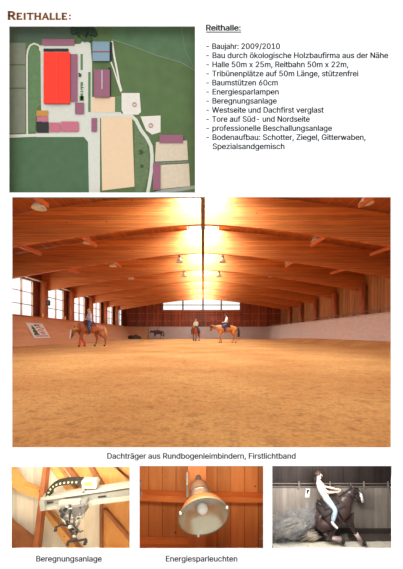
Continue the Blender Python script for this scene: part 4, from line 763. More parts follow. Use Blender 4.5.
def stand_pose(head=(1.38, 1.02), neck=(1.0, 1.42), step=0.12):
    """head = (x, z) of the muzzle"""
    return dict(barrel=(0.05, 0, 1.12), loin=(-0.3, 0, 1.16), rump=(-0.62, 0, 1.14), dock=(-0.86, 0, 1.26), chest=(0.42, 0, 1.12), neckbase=(0.64, 0, 1.22),
        neckmid=(neck[0]-0.07, 0, neck[1]-0.05), poll=(neck[0]+0.17, 0, neck[1]+0.02), muzzle=(head[0], 0, head[1]),
        fl=[(0.5, 0.16, 0.95), (0.52+step, 0.15, 0.48), (0.5+step*1.2, 0.14, 0.15), (0.55+step*1.2, 0.14, 0.075)],
        fr=[(0.5, -0.16, 0.95), (0.5-step*0.4, -0.15, 0.48), (0.42-step, -0.14, 0.15), (0.45-step, -0.14, 0.075)],
        hl=[(-0.64, 0.14, 1.05), (-0.5, 0.16, 0.82), (-0.78-step, 0.14, 0.5), (-0.72-step*1.4, 0.14, 0.15), (-0.66-step*1.4, 0.14, 0.075)],
        hr=[(-0.64, -0.14, 1.05), (-0.45, -0.16, 0.82), (-0.68+step, -0.14, 0.5), (-0.6+step, -0.14, 0.15), (-0.54+step, -0.14, 0.075)],
        tail=[(-0.86, 0, 1.3), (-0.99, 0, 1.15), (-1.03, 0, 0.85), (-1.0, 0, 0.5)], hand=(0.36, 0, 1.62))
def ride_joints(lean=0.0, sleeve=1.8):
    return dict(pelvis=(-0.02, 0, 1.58), chest=(0.0+lean, 0, 1.93), neck=(0.02+lean*1.2, 0, 2.1), head=(0.05+lean*1.3, 0, 2.22),
        lsho=(0+lean, 0.18, 2.0), rsho=(0+lean, -0.18, 2.0), lelb=(0.06+lean, 0.24, 1.74), relb=(0.06+lean, -0.24, 1.74), lwri=(0.28, 0.07, 1.66), rwri=(0.28, -0.07, 1.66),
        lhip=(0.0, 0.12, 1.54), rhip=(0.0, -0.12, 1.54), lkne=(0.3, 0.40, 1.26), rkne=(0.3, -0.40, 1.26), lank=(0.14, 0.42, 0.86), rank=(0.14, -0.42, 0.86), ltoe=(0.3, 0.44, 0.8), rtoe=(0.3, -0.44, 0.8), sleeve=sleeve)
M['skin'] = plain('skin', srgb(222, 168, 138), 0.6, 0.04); M['lip'] = plain('lip', srgb(170, 90, 84), 0.6)
M['jeans'] = plain('jeans', srgb(62, 84, 130), 0.9, 0.15); M['blond'] = plain('blond_hair', srgb(190, 150, 96), 0.7); M['darkhair'] = plain('dark_hair', srgb(60, 42, 32), 0.7)
M['chestnut'] = plain('chestnut', srgb(168, 92, 46), 0.55, 0.12, 4); M['bay'] = plain('bay', srgb(74, 46, 38), 0.5, 0.15, 4); M['palomino'] = plain('palomino', srgb(206, 132, 66), 0.55, 0.12, 4)
M['sorrel'] = plain('sorrel', srgb(160, 80, 48), 0.55, 0.12, 4)
M['boot'] = plain('boot', srgb(72, 50, 38), 0.6)
def place(px, y, rot, s):
    return Matrix.Translation(((px-VX)*y/F, y, 0.005)) @ Matrix.Rotation(rot, 4, 'Z') @ Matrix.Scale(s, 4)
RG = 'horses in the riding hall'
# 1 left horse, side on, facing left
T = place(90, 17.6, PI+0.78, 0.95)
ps = stand_pose((1.16, 0.5), (0.83, 1.08), 0.16); ps['padm'] = plain('pad_brown', srgb(110, 50, 40))
horse('chestnut horse with white face and red leg bandages walking along the window side', RG, T, M['chestnut'], ps, plain('flaxen', srgb(222, 160, 84), 0.7), wraps=(plain('red_wrap', srgb(226, 70, 66)), ('fl', 'fr')), blaze=M['white'])
cl = dict(skin=M['skin'], lip=M['lip'], shirt=plain('pale_blue_shirt', srgb(196, 208, 226), 0.8, 0.1), trousers=M['jeans'], shoes=M['boot'], hair=M['blond'])
person('rider in pale blue shirt and jeans on the leftmost chestnut horse', T, cl, ride_joints(0.02, 1.6))
# 2 far dark horse
T = place(158, 45.6, PI, 0.88)
ps = stand_pose((1.42, 0.95), (1.05, 1.3), 0.14)
horse('small dark brown horse far away by the back wall', RG, T, M['bay'], ps, M['black'])
cl = dict(skin=M['skin'], lip=M['lip'], shirt=plain('mauve_shirt', srgb(170, 120, 118)), trousers=plain('grey_trousers', srgb(84, 78, 92)), shoes=M['black'], hair=M['darkhair'])
person('rider in mauve top on the distant dark horse', T, cl, ride_joints(-0.03, 1.8))
# 3 horse facing the viewer
T = place(196, 31.5, -PI/2-0.25, 0.98)
ps = stand_pose((1.2, 1.1), (0.95, 1.5), 0.05)
horse('reddish brown horse standing head on towards the viewer below the windows', RG, T, M['sorrel'], ps, M['sorrel'], wraps=(plain('pale_wrap', srgb(90, 110, 120)), ('fl', 'fr')), blaze=None)
cl = dict(skin=M['skin'], lip=M['lip'], shirt=plain('pale_green_shirt', srgb(206, 214, 176)), trousers=plain('dark_jeans', srgb(60, 72, 96)), shoes=M['boot'], hair=M['blond'])
person('rider in pale green shirt facing the viewer on the reddish horse', T, cl, ride_joints(0.0, 1.8))
# 4 right golden horse, side on, facing left
T = place(226.5, 25.0, PI+0.1, 1.03)
ps = stand_pose((1.36, 0.92), (1.03, 1.3), 0.04); ps['padm'] = plain('pad_dark_blue', srgb(50, 52, 74))
horse('golden brown horse standing side on right of the centre, head to the left', RG, T, M['palomino'], ps, M['bay'])
cl = dict(skin=M['skin'], lip=M['lip'], shirt=plain('cream_shirt', srgb(238, 232, 214)), trousers=plain('navy_jeans', srgb(44, 52, 88)), shoes=plain('tan_boot', srgb(170, 110, 80)), hair=M['darkhair'])
person('rider in cream shirt and dark cap on the golden brown horse', T, cl, ride_joints(-0.02, 1.7), hat=('cap', M['darkhair']))

# ================================================================== AERIAL VIEW (relief behind the upper left opening)
AY = 1.80
def flat(bm, pts, lift, th=0.0012):
    pts = [(min(max(a, 3), 201), min(max(b, 20), 195.5)) for a, b in pts]; y = AY-lift; prism(bm, [P(a, b, y) for a, b in pts], (0, th, 0))
def patch(name, pts, lift, mat):
    bm = bmesh.new(); flat(bm, pts, lift, lift+0.0005); o = obj(name, bm, mat); o['kind'] = 'structure'; return o
def ribbon(pts, wd):
    L_, R_ = [], []; V2 = [Vector(p) for p in pts]
    for i, p in enumerate(V2):
        d = (V2[min(i+1, len(V2)-1)]-V2[max(i-1, 0)]).normalized(); n = Vector((-d.y, d.x))*wd/2
        L_.append(tuple(p+n)); R_.append(tuple(p-n))
    return L_, R_
def path_obj(name, pts, wd, lift, mat):
    L_, R_ = ribbon(pts, wd); bm = bmesh.new()
    for i in range(len(pts)-1): flat(bm, [L_[i], L_[i+1], R_[i+1], R_[i]], lift)
    o = obj(name, bm, mat); o['kind'] = 'structure'; return o
def R4(a, b, c, d): return [(a, b), (c, b), (c, d), (a, d)]
grass1 = plain('grass_aerial', srgb(84, 106, 62), 0.95, 0.22, 14); grass2 = plain('grass_dark', srgb(74, 102, 70), 0.95, 0.2, 20)
grass3 = plain('grass_top', srgb(74, 92, 74), 0.95, 0.15, 12); grass4 = plain('grass_yard', srgb(94, 122, 80), 0.95, 0.25, 40)
fallow = plain('fallow', srgb(122, 126, 106), 0.95, 0.18, 30); gravel = plain('gravel', srgb(206, 204, 190), 0.95, 0.1, 60)
pad = plain('paddock_sand', srgb(226, 194, 158), 0.95, 0.05, 40); pad2 = plain('paddock_pale', srgb(208, 190, 164), 0.95, 0.14, 60)
yardw = plain('yard_pale', srgb(222, 212, 200), 0.95, 0.1, 50)
bm = bmesh.new(); prism(bm, [P(a, b, AY) for a, b in R4(2, 19, 202, 196)], (0, 0.03, 0))
o = obj('ground', bm, grass1); o['kind'] = 'structure'
patch('meadow', [(-8, 12), (74, 12), (74, 38), (60, 39.5), (28, 42), (-8, 42)], 0.0006, grass3)
patch('meadow', [(-8, 137), (88, 136), (90, 142), (92, 196), (-8, 196)], 0.0006, grass2)
patch('meadow', [(112, 12), (208, 12), (208, 74), (180, 63), (157, 55.5), (112, 40)], 0.0006, plain('grass_upper', srgb(82, 110, 76), 0.95, 0.22, 18))
for a, b in ((43, 64), (65.5, 87.5), (89, 133)): patch('fallow_field', R4(-8, a, 25.5, b), 0.0008, fallow)
patch('court', [(39, 46), (46, 44), (80, 44), (84, 40), (90, 40), (92, 62), (92, 112), (121, 112), (121, 117), (100, 118), (100, 196), (89, 196), (88, 142), (84, 137), (36, 137), (36, 131), (42, 131), (41, 104), (39, 104)], 0.0010, gravel)
patch('lawn', [(29, 50), (32, 46), (36, 46), (40.5, 52), (41, 104), (37, 108), (35, 132), (29, 133)], 0.0012, grass4)
for q in (R4(80.5, 54, 82.8, 70), R4(80.5, 82, 83, 100), R4(88.2, 72, 90.6, 112), R4(79.5, 96, 84, 101), R4(115.5, 96, 121, 112)): patch('verge', q, 0.0016, grass4)
path_obj('path', [(9-16, 136.5), (40, 135), (86, 135.5)], 3.0, 0.0014, gravel)
path_obj('path', [(27.2, 136), (27, 90), (27, 56), (27.8, 50), (30, 45.5), (34, 43.5), (38, 45), (41, 48), (42.2, 54), (42.4, 78), (42.6, 104)], 1.7, 0.0018, gravel)
path_obj('path', [(98, 115), (120, 115), (131, 115.5), (136, 120), (141, 130), (147, 138), (151, 146), (152, 156), (151.5, 170), (149, 186), (147, 196)], 3.4, 0.0018, gravel)
path_obj('path', [(112, 41), (114, 55), (117, 70), (119, 82), (121.5, 91)], 1.8, 0.0014, yardw)
path_obj('path', [(111, 62), (114, 70), (117, 80), (121, 92)], 1.2, 0.0015, yardw)
path_obj('track', [(112, 39.5), (135, 47), (157, 55.5), (180, 62), (210, 74)], 0.8, 0.0012, plain('track', srgb(112, 128, 98)))
path_obj('track', [(181, 25), (185, 50), (193, 66)], 0.7, 0.0012, plain('track2', srgb(96, 120, 90)))
path_obj('path', [(150, 196), (160, 191.5), (180, 189.5), (210, 186)], 3.5, 0.0012, plain('asphalt', srgb(150, 152, 142)))
patch('weeds', [(134.5, 118), (138, 128), (147, 142), (149, 160), (148, 176), (143, 192), (135, 192)], 0.0012, plain('weeds', srgb(98, 116, 78), 0.95, 0.45, 60))
patch('paddock', R4(92, 97, 115, 112), 0.0022, pad)
patch('paddock', [(101, 117.5), (132, 116.5), (134.5, 186.5), (102, 190.5)], 0.0024, pad)
patch('paddock', [(156, 142), (187, 140.5), (188, 160), (155, 161.5)], 0.0018, pad2)
patch('paddock', [(159, 165), (189, 163.5), (190, 186), (160.5, 189)], 0.0018, pad2)
path_obj('path', [(154, 163.4), (188.5, 161.9)], 1.6, 0.0022, plain('grey_strip', srgb(120, 124, 108), 0.95, 0.4, 90))
patch('yard', [(121.5, 93), (139.5, 93), (141, 112), (138, 114.5), (124, 114.5), (121.5, 110)], 0.0022, yardw)
patch('yard', [(140.5, 116.5), (160.5, 115.5), (160.5, 132), (152, 134.5), (146, 130)], 0.0022, yardw)
for cx, cy, l in ((134.5, 104.5, 'small brown round pen on the upper pale yard'), (150.8, 125.5, 'small brown round pen on the lower pale yard')):
    c = P(cx, cy, AY-0.0045); bm = bmesh.new(); n = 16
    tube(bm, [c+Vector((math.cos(2*PI*k/n), 0, math.sin(2*PI*k/n)))*0.011 for k in range(n+1)], 0.0022, 6, False)
    tag(base_origin(obj('round_pen', bm, plain('pen', srgb(176, 130, 110)))), l, 'pen')
def gable(name, q, hgt, mat, label, cat='building', ridge='v', sl=0.5, dark=None):
    """q=(x0,y0,x1,y1) eaves in pixels; ridge v/h or flat"""
    x0, y0, x1, y1 = q; t = thing(name, label, cat, P((x0+x1)/2, y1, AY))
    ye = AY-hgt; yr = AY-hgt*1.5
    bm = bmesh.new(); i = 0.5
    prism(bm, [P(a, b, ye) for a, b in R4(x0+i, y0+i, x1-i, y1-i)], (0, hgt, 0)); obj('wall', bm, plain('shed_wall', srgb(70, 52, 50)), t)
    bm = bmesh.new(); c = [P(a, b, ye-0.0004) for a, b in R4(x0, y0, x1, y1)]
    if ridge == 'v': r = [P((x0+x1)/2, y0, yr), P((x0+x1)/2, y1, yr)]; fs = ((0, 4, 5, 3), (4, 1, 2, 5), (0, 1, 4), (3, 5, 2), (0, 3, 2, 1))
    elif ridge == 'h': r = [P(x0, (y0+y1)/2, yr), P(x1, (y0+y1)/2, yr)]; fs = ((0, 1, 5, 4), (4, 5, 2, 3), (0, 4, 3), (1, 2, 5), (0, 3, 2, 1))
    vs = [bm.verts.new(p) for p in c+r]
    for f in fs: bm.faces.new([vs[k] for k in f])
    obj('roof', bm, mat, t)
    return t
purple = plain('purple_roof', srgb(146, 88, 108), 0.8, 0.12, 120); pink = plain('pink_roof', srgb(190, 104, 120), 0.8, 0.1, 120); bluegrey = plain('slate_roof', srgb(122, 148, 162), 0.7, 0.1, 100)
redroof = plain('red_roof', srgb(255, 44, 8), 0.7, 0.02); dk = plain('dark_roof_and_shadow', srgb(40, 42, 42), 0.9)  # dark tone of one shed roof and of the painted cast shadows
AG = 'farm buildings in the aerial view'
t = gable('riding_hall', (43.6, 52, 70, 103.5), 0.010, redroof, 'bright red riding hall roof seen from above')
bm = bmesh.new(); a = P(56.8, 52.5, AY-0.0155); b = P(56.8, 103, AY-0.0155); beam(bm, a, b, 0.004, 0.0015, (0, 1, 0)); obj('ridge_strip', bm, plain('ridge_red', srgb(235, 60, 30)), t)
gable('annex', (70.2, 54, 77.5, 101.5), 0.005, purple, 'long narrow purple annex against the right side of the red hall')
gable('shadow_strip', (43.5, 48.5, 68.5, 51.5), 0.003, dk, 'dark narrow strip for the cast shadow along the top of the red hall', 'shadow_strip', 'h')  # cast shadow of the red hall, built as a dark strip
gable('barn', (42, 39, 74.5, 45.2), 0.005, purple, 'long purple barn above the red hall', ridge='h')
t = gable('house', (92.5, 41.5, 109.5, 61), 0.008, bluegrey, 'blue grey roofed house at the top with a red cross line', ridge='h')
bm = bmesh.new(); beam(bm, P(92.6, 51.6, AY-0.0127), P(109.4, 51.6, AY-0.0127), 0.006, 0.001, (0, 1, 0)); obj('ridge_cap', bm, plain('rust_line', srgb(150, 70, 84)), t)
gable('shadow_strip', (110, 42, 112.2, 60), 0.004, dk, 'dark strip for the cast shadow on the right of the blue grey house', 'shadow_strip')  # shadow beside the house, painted as a thin dark shape
t = gable('barn', (94, 69.5, 109.8, 97), 0.009, purple, 'purple barn with a pale ridge line below the blue grey house')
bm = bmesh.new(); beam(bm, P(102, 70, AY-0.014), P(102, 89, AY-0.014), 0.005, 0.001, (0, 1, 0)); obj('ridge_cap', bm, plain('pale_line', srgb(206, 190, 200)), t)
gable('shadow_strip', (108.2, 67.6, 110.9, 96), 0.003, dk, 'dark cast shadow strip beside the central purple barn', 'shadow_strip')  # dark shape standing in for the barn's shadow
gable('shed', (75, 102.5, 84, 114), 0.005, purple, 'small purple shed at the lower right corner of the red hall')
gable('shed', (91.4, 118, 97, 131.5), 0.005, purple, 'small purple shed at the left edge of the big sand paddock')
gable('shed', (36.5, 110.5, 48, 116), 0.004, plain('orange_roof', srgb(190, 130, 52)), 'small shed with ochre orange roof', ridge='h')
gable('shed', (37, 116.4, 48, 121.5), 0.004, pink, 'small pink roofed shed below the ochre shed', ridge='h')
gable('shed', (36.3, 122, 48.8, 132.8), 0.004, dk, 'dark roofed square shed in the lower left group', ridge='h')
gable('barn', (49.5, 122.5, 60, 132), 0.005, pink, 'pink roofed barn right of the dark shed', ridge='h')
gable('barn', (60.8, 121.5, 78.5, 131.5), 0.006, pink, 'longest pink roofed barn of the lower left group', ridge='h')
gable('stable', (159.5, 134.8, 183, 143), 0.006, purple, 'long purple stable above the pale right paddock', ridge='h')
gable('stable', (153, 163.6, 160.5, 190), 0.006, purple, 'upright purple stable left of the lowest paddock')
treeg = [plain('crown_a', srgb(34, 54, 34), 0.95, 0.35, 80), plain('crown_b', srgb(58, 84, 48), 0.95, 0.35, 80)]
trees = [(77, 31, 6.5, 0, 'dark round tree crown at the top left of the tree clump'), (86, 30, 7, 0, 'large dark tree crown in the middle of the top tree clump'), (92, 33, 5.2, 0, 'dark tree crown at the right of the top tree clump'), (82.5, 38.5, 4.2, 1, 'lighter green tree crown at the lower edge of the top clump'), (89, 40, 3.4, 1, 'small green tree crown beside the blue grey house'),
         (79.5, 75, 2.0, 1, 'tiny bush right of the purple annex'), (141, 152, 2.2, 1, 'small bush in the weeds beside the big paddock'), (142, 166, 1.8, 1, 'lower small bush in the weeds beside the big paddock')]
for x, y, r, m_, l in trees:
    k = AY/F*r; c = P(x, y, AY-0.004); bm = bmesh.new()
    for i in range(9):
        a = random.uniform(0, 2*PI); rr = k*0.62*math.sqrt(random.random()); ball(bm, c+Vector((math.cos(a)*rr, -0.001, math.sin(a)*rr)), k*random.uniform(0.35, 0.55), (1, 0.35, 1), 10, 7, 0.5)
    tag(base_origin(obj('tree', bm, treeg[m_], smooth=True)), l, 'tree', 'trees in the aerial view')
# small parked vehicles and stacks by the road
for x, y, l in ((83, 88, 'tiny pale car parked right of the red hall, upper'), (81.6, 92, 'tiny pale car parked right of the red hall, lower')):
    t = thing('car', l, 'car', P(x, y, AY))
    q = P(x, y, AY-0.002); obj('car_body', boxm(((q.x-0.005, AY-0.005, q.z-0.009), (q.x+0.005, AY, q.z+0.009))), M['white'], t)
    obj('cabin', boxm(((q.x-0.004, AY-0.0075, q.z-0.005), (q.x+0.004, AY-0.005, q.z+0.004))), M['dark_steel'], t)

# ================================================================== SPRINKLER RIG (lower left opening)
def recess(nm, key, depth, mat, back=None, fl=None, pad_=6):
    """closed box behind an opening"""
    x0, y0, x1, y1 = WIN[key]; ya = PY+PT+0.001
    a0, a1 = P(x0-3, y0-0.3, ya), P(x1+3, y1+4, ya)
    b0, b1 = P(x0-3, y0-0.3, depth), P(x1+3, y1+4, depth)
    t = 0.01; out = []
    V = lambda x, y, z: Vector((x, y, z))
    names = ['wall_left', 'wall_right', 'ceiling', 'floor', 'wall_back']
    quads = [([V(a0.x, ya, a0.z), V(b0.x, depth, b0.z), V(b0.x, depth, b1.z), V(a0.x, ya, a1.z)], (-t, 0, 0)),
             ([V(a1.x, ya, a0.z), V(b1.x, depth, b0.z), V(b1.x, depth, b1.z), V(a1.x, ya, a1.z)], (t, 0, 0)),
             ([V(a0.x, ya, a0.z), V(b0.x, depth, b0.z), V(b1.x, depth, b0.z), V(a1.x, ya, a0.z)], (0, 0, 0.006)),
             ([V(a0.x, ya, a1.z), V(b0.x, depth, b1.z), V(b1.x, depth, b1.z), V(a1.x, ya, a1.z)], (0, 0, -t)),
             ([V(b0.x, depth, b0.z), V(b1.x, depth, b0.z), V(b1.x, depth, b1.z), V(b0.x, depth, b1.z)], (0, t, 0))]
    for n, (q, off) in zip(names, quads):
        bm = bmesh.new(); prism(bm, q, off); struct(n+'_'+nm, bm, back if n == 'wall_back' and back else mat)
cream = wood('cream_boards', srgb(240, 228, 206), srgb(252, 246, 232), (30, 30, 4), plank=(0, 0.13), gap=(0.92, 0.86, 0.78), gapw=0.05, knot_scale=9, knot_size=0.05)
honey = wood('honey_wood', srgb(204, 146, 76), srgb(222, 168, 96), (8, 30, 30), knot_scale=9, knot_size=0.05)
orangew = wood('orange_wood', srgb(198, 132, 68), srgb(216, 152, 84), (30, 30, 6), knot_scale=9, knot_size=0.05)
brownw = wood('brown_wood', srgb(132, 76, 42), srgb(158, 98, 58), (20, 20, 5), knots=False)
recess('sprinkler_recess', 'rig', 2.30, cream, cream)
def slab(name, pts, y, th, mat, label, cat, group=None):
    bm = bmesh.new(); prism(bm, [P(a, b, y) for a, b in pts], (0, th, 0)); o = base_origin(obj(name, bm, mat)); tag(o, label, cat, group); return o
RB = 2.29
RAFG = 'rafters behind the sprinkler rig'
slab('roof_panel', [(57, 460), (136, 460), (136, 492), (84, 492)], RB-0.008, 0.012, orangew, 'orange boarded roof field in the upper right of the sprinkler picture', 'boards')
slab('roof_panel', [(102, 492), (136, 489), (136, 552), (102, 552)], RB-0.010, 0.014, orangew, 'orange boarded wall field at the lower right of the sprinkler picture', 'boards')
slab('post', [(99.5, 495), (102.5, 495), (102.5, 553), (99.5, 553)], RB-0.03, 0.034, brownw, 'thin brown post below the rail, right of the sprinkler', 'post')
slab('rafter', [(46, 463), (53.5, 463), (78, 494), (70.5, 497)], RB-0.05, 0.05, honey, 'steep honey coloured rafter just right of the brown post', 'rafter', RAFG)
slab('rafter', [(62, 463), (66, 463), (90, 494), (84, 496)], RB-0.04, 0.04, brownw, 'thin darker rafter crossing the upper middle', 'rafter', RAFG)
slab('rafter', [(86, 463), (90, 463), (106, 490), (101, 492)], RB-0.04, 0.03, brownw, 'thin brown rafter above the yellow box', 'rafter', RAFG)
slab('rafter', [(108, 463), (112, 463), (134, 488), (134, 483)], RB-0.04, 0.03, brownw, 'thin brown rafter in the upper right corner', 'rafter', RAFG)
slab('rafter', [(38.5, 505), (44, 507), (82, 553), (70.5, 553)], RB-0.05, 0.05, honey, 'honey coloured rafter running down below the rail', 'rafter', RAFG)
slab('rafter', [(42, 505), (44.5, 505), (84, 551), (81, 552)], RB-0.064, 0.012, brownw, 'dark edge board along the lower rafter', 'rafter', RAFG)
slab('rafter', [(102.6, 510), (106, 510), (134, 542), (134, 547)], RB-0.04, 0.03, brownw, 'thin brown rafter at the lower right', 'rafter', RAFG)
slab('brace', [(8, 465), (11, 469), (23, 484.5), (39.5, 491.2), (39, 498.6), (22.5, 493.5), (8, 485)], RB-0.09, 0.05, honey, 'bent honey coloured timber brace left of the brown post', 'brace')
slab('brace', [(8, 521.5), (11, 525), (32.5, 542), (32.5, 553), (8, 553)], RB-0.09, 0.05, brownw, 'brown timber wedge in the lower left corner', 'brace')
slab('post', [(43.2, 463), (47, 463), (37.2, 553), (31.8, 553)], RB-0.16, 0.06, wood('redbrown_wood', srgb(136, 72, 36), srgb(164, 94, 50), (20, 20, 5), knots=False), 'slanted red brown timber post crossing the sprinkler picture', 'post')
# aluminium rail
ryl = 2.05
alu = plain('aluminium', srgb(158, 154, 142), 0.45, 0.06, 6, metal=0.25)
RL = thing('rail', 'pale aluminium rail crossing the sprinkler picture', 'rail', P(85, 505, ryl))
def bar(name, a, b, wdt, dep, mat, par, y):
    bm = bmesh.new(); A, B = P(a[0], a[1], y), P(b[0], b[1], y); d = (B-A).normalized(); n = Vector((-d.z, 0, d.x))*wdt/2*y/F
    prism(bm, [A+n, B+n, B-n, A-n], (0, dep, 0)); return obj(name, bm, mat, par)
bar('top_flange', (40.5, 499.6), (140, 484.8), 3.0, 0.06, alu, RL, ryl-0.02)
bar('web', (41, 504), (140, 491.5), 7.5, 0.03, plain('aluminium_web', srgb(134, 128, 116), 0.5, 0.08, metal=0.25), RL, ryl)
bar('bottom_flange', (41, 509.3), (140, 497.6), 3.6, 0.06, alu, RL, ryl-0.02)
bar('slot', (44, 503.5), (53, 502.4), 1.4, 0.004, M['black'], RL, ryl-0.006)
bar('slot', (98, 497.3), (106, 496.3), 1.4, 0.004, M['black'], RL, ryl-0.006)
bar('end_bracket', (41.5, 501), (43, 511), 5, 0.03, M['steel'], RL, ryl-0.035)
# energy chain
CH = thing('energy_chain', 'black cable chain with pale links arching over the rail', 'cable chain', P(60, 500, ryl))
ca = [(47.5, 497.5), (48.3, 492), (52, 487.3), (57, 484.6), (63, 483.2), (69, 482.6), (75, 482.4), (83, 482.8)]
pts = []
for i in range(len(ca)-1):
    for j in range(3): t = j/3; pts.append((ca[i][0]*(1-t)+ca[i+1][0]*t, ca[i][1]*(1-t)+ca[i+1][1]*t))
pts.append(ca[-1])
for i in range(len(pts)-1):
    a, b = Vector(pts[i]), Vector(pts[i+1]); m = (a+b)/2; d = (b-a)*0.44
    bar('chain_link', tuple(m-d), tuple(m+d), 4.4, 0.05, M['black'], CH, ryl-0.01)
    if i % 2 == 0: o = bar('link_clip', tuple(m-d*0.55), tuple(m+d*0.55), 1.5, 0.01, plain('clip', srgb(190, 176, 120)), CH, ryl-0.016); o['label'] = 'pale yellow clip'
A = [(47.5+0, 497.5)]
BX = thing('control_box', 'white box with yellow face at the end of the cable chain', 'box', P(89, 488.5, ryl))
slabp = lambda nm, pts, y, th, mat, par: obj(nm, mesh_from(prism, [P(a, b, y) for a, b in pts], (0, th, 0)), mat, par)
slabp('case', [(81.5, 481), (95, 481.3), (97.2, 484), (96, 488.8), (82, 488.5)], ryl-0.03, 0.06, alu, BX)
slabp('yellow_face', [(84.3, 482.3), (91.8, 482.3), (91.8, 486), (84.3, 486)], ryl-0.034, 0.004, plain('yellow_face', srgb(226, 186, 58)), BX)
slabp('mount', [(82.5, 486), (84.5, 486), (84.5, 493), (82.5, 493)], ryl-0.02, 0.03, M['steel'], BX)
# sprinkler trolley
TR = thing('sprinkler_trolley', 'grey sprinkler trolley with crossed black nozzle arms hanging from the rail', 'sprinkler', P(72, 540, ryl))
cg = plain('cast_grey', srgb(132, 126, 116), 0.5, 0.3, 90, metal=0.3); y_ = ryl-0.05
slabp('mounting_plate', [(58.5, 502), (80, 500.5), (80, 505), (58.5, 506.5)], y_, 0.03, alu, TR)
slabp('gearbox', [(59.5, 506), (68, 505), (69, 517), (66, 521), (60.5, 518)], y_-0.02, 0.07, cg, TR)
slabp('motor', [(70.5, 508), (83, 506), (85, 511), (83.5, 515.5), (72, 517)], y_-0.03, 0.08, M['dark_steel'], TR)
slabp('side_plate', [(80.5, 501), (86, 500.5), (86, 507), (82, 508)], y_, 0.04, M['steel'], TR)
def rod(nm, pts, r, mat, y=y_-0.03):
    bm = bmesh.new(); tube(bm, [P(a, b, y) for a, b in pts], r*y/F, 8); return obj(nm, bm, mat, TR)
for a, b in ((61.5, 510), (65.5, 509), (62.5, 515)):
    c = P(a, b, y_-0.025); bm = bmesh.new(); lathe(bm, [(0, 0.012), (0.012, 0.012), (0.012, 0), (0, 0)], 12, Matrix.Translation(c) @ Matrix.Rotation(PI/2, 4, 'X')); obj('wheel', bm, M['black'], TR)
rod('pipe', [(66, 516), (72, 519), (82, 518), (84, 514)], 1.1, M['steel']); rod('pipe', [(62, 519), (66, 523), (72, 524), (80, 521)], 1.0, alu)
rod('pipe', [(70, 505), (71, 512), (69, 522)], 0.9, M['black'], y_-0.05); rod('pipe', [(75, 517), (74, 526)], 1.5, M['dark_steel'])
rod('nozzle_arm', [(55.5, 527.5), (62, 524.5), (70, 527), (78, 533)], 0.95, M['black']); rod('nozzle_arm', [(66.5, 521), (70, 530), (78, 542)], 1.2, M['black'], y_-0.05)
rod('nozzle_arm', [(79, 523), (74, 532), (69.5, 541.5)], 1.2, M['dark_steel'], y_-0.04); rod('nozzle_arm', [(67.5, 541.5), (77, 541), (86, 539)], 1.1, M['black'], y_-0.05)
rod('nozzle_arm', [(72, 524), (78, 530), (75, 537)], 0.9, M['black'], y_-0.045)
for a, b in ((55.8, 528), (67.8, 542.5), (86, 539.5), (85, 541.5)):
    c = P(a, b, y_-0.05); bm = bmesh.new(); tube(bm, [c, c+Vector((0.0, -0.004, -0.018))], [0.009, 0.012], 8); obj('nozzle', bm, M['black'], TR)
for i in range(16):
    a = random.uniform(60, 84); b = random.uniform(506, 524); q = random.choice((0, 1)); ln = random.uniform(1.2, 3)
    rod('fitting', [(a, b), (a+ln*(1-q), b+ln*q)], random.uniform(0.45, 0.8), random.choice((M['black'], alu, M['dark_steel'], M['black'])), y_-random.uniform(0.035, 0.06))
rod('nozzle', [(77, 530), (80.5, 532), (83, 530.5)], 0.8, M['dark_steel']); rod('clamp', [(68.5, 527), (72, 526.5)], 1.6, alu, y_-0.06); rod('clamp', [(72.5, 536), (76, 537)], 1.3, cg, y_-0.06)

# ================================================================== LAMP (lower middle opening)
lw = wood('lamp_boards', srgb(212, 138, 72), srgb(230, 158, 88), (24, 24, 3), plank=(0, 0.105), gap=(0.62, 0.5, 0.4), gapw=0.06, knot_scale=9, knot_size=0.07)
recess('lamp_recess', 'lamp', 2.30, lw, lw)
bw = wood('lamp_beams', srgb(188, 112, 58), srgb(206, 130, 72), (24, 24, 3), knot_scale=9, knot_size=0.06)
bx_ = wood('lamp_crossbeam', srgb(206, 116, 52), srgb(230, 144, 72), (3, 24, 24), knots=False)
slab('crossbeam', [(134, 494.6), (188, 497), (188, 503), (134, 500.6)], 2.22, 0.075, bx_, 'light orange crossbeam left of the big lamp', 'beam')
slab('crossbeam', [(206, 496.5), (269, 498), (269, 503), (206, 502)], 2.22, 0.075, bx_, 'light orange crossbeam right of the big lamp', 'beam')
slab('crossbeam', [(134, 543.5), (188, 544.5), (188, 556), (134, 556)], 2.22, 0.075, bx_, 'lower orange crossbeam in the bottom left of the lamp picture', 'beam')
slab('beam', [(188, 461), (206, 461), (206, 556), (188, 556)], 2.14, 0.155, bw, 'broad vertical orange beam carrying the big lamp', 'beam')
LP = thing('hall_lamp', 'large round grey industrial lamp with glossy reflector', 'lamp', P(203, 517, 2.0))
ly = 1.88; k = ly/F
c = P(203.8, 516.5, ly)
view = (c-Vector((0, 0, EYE))).normalized()
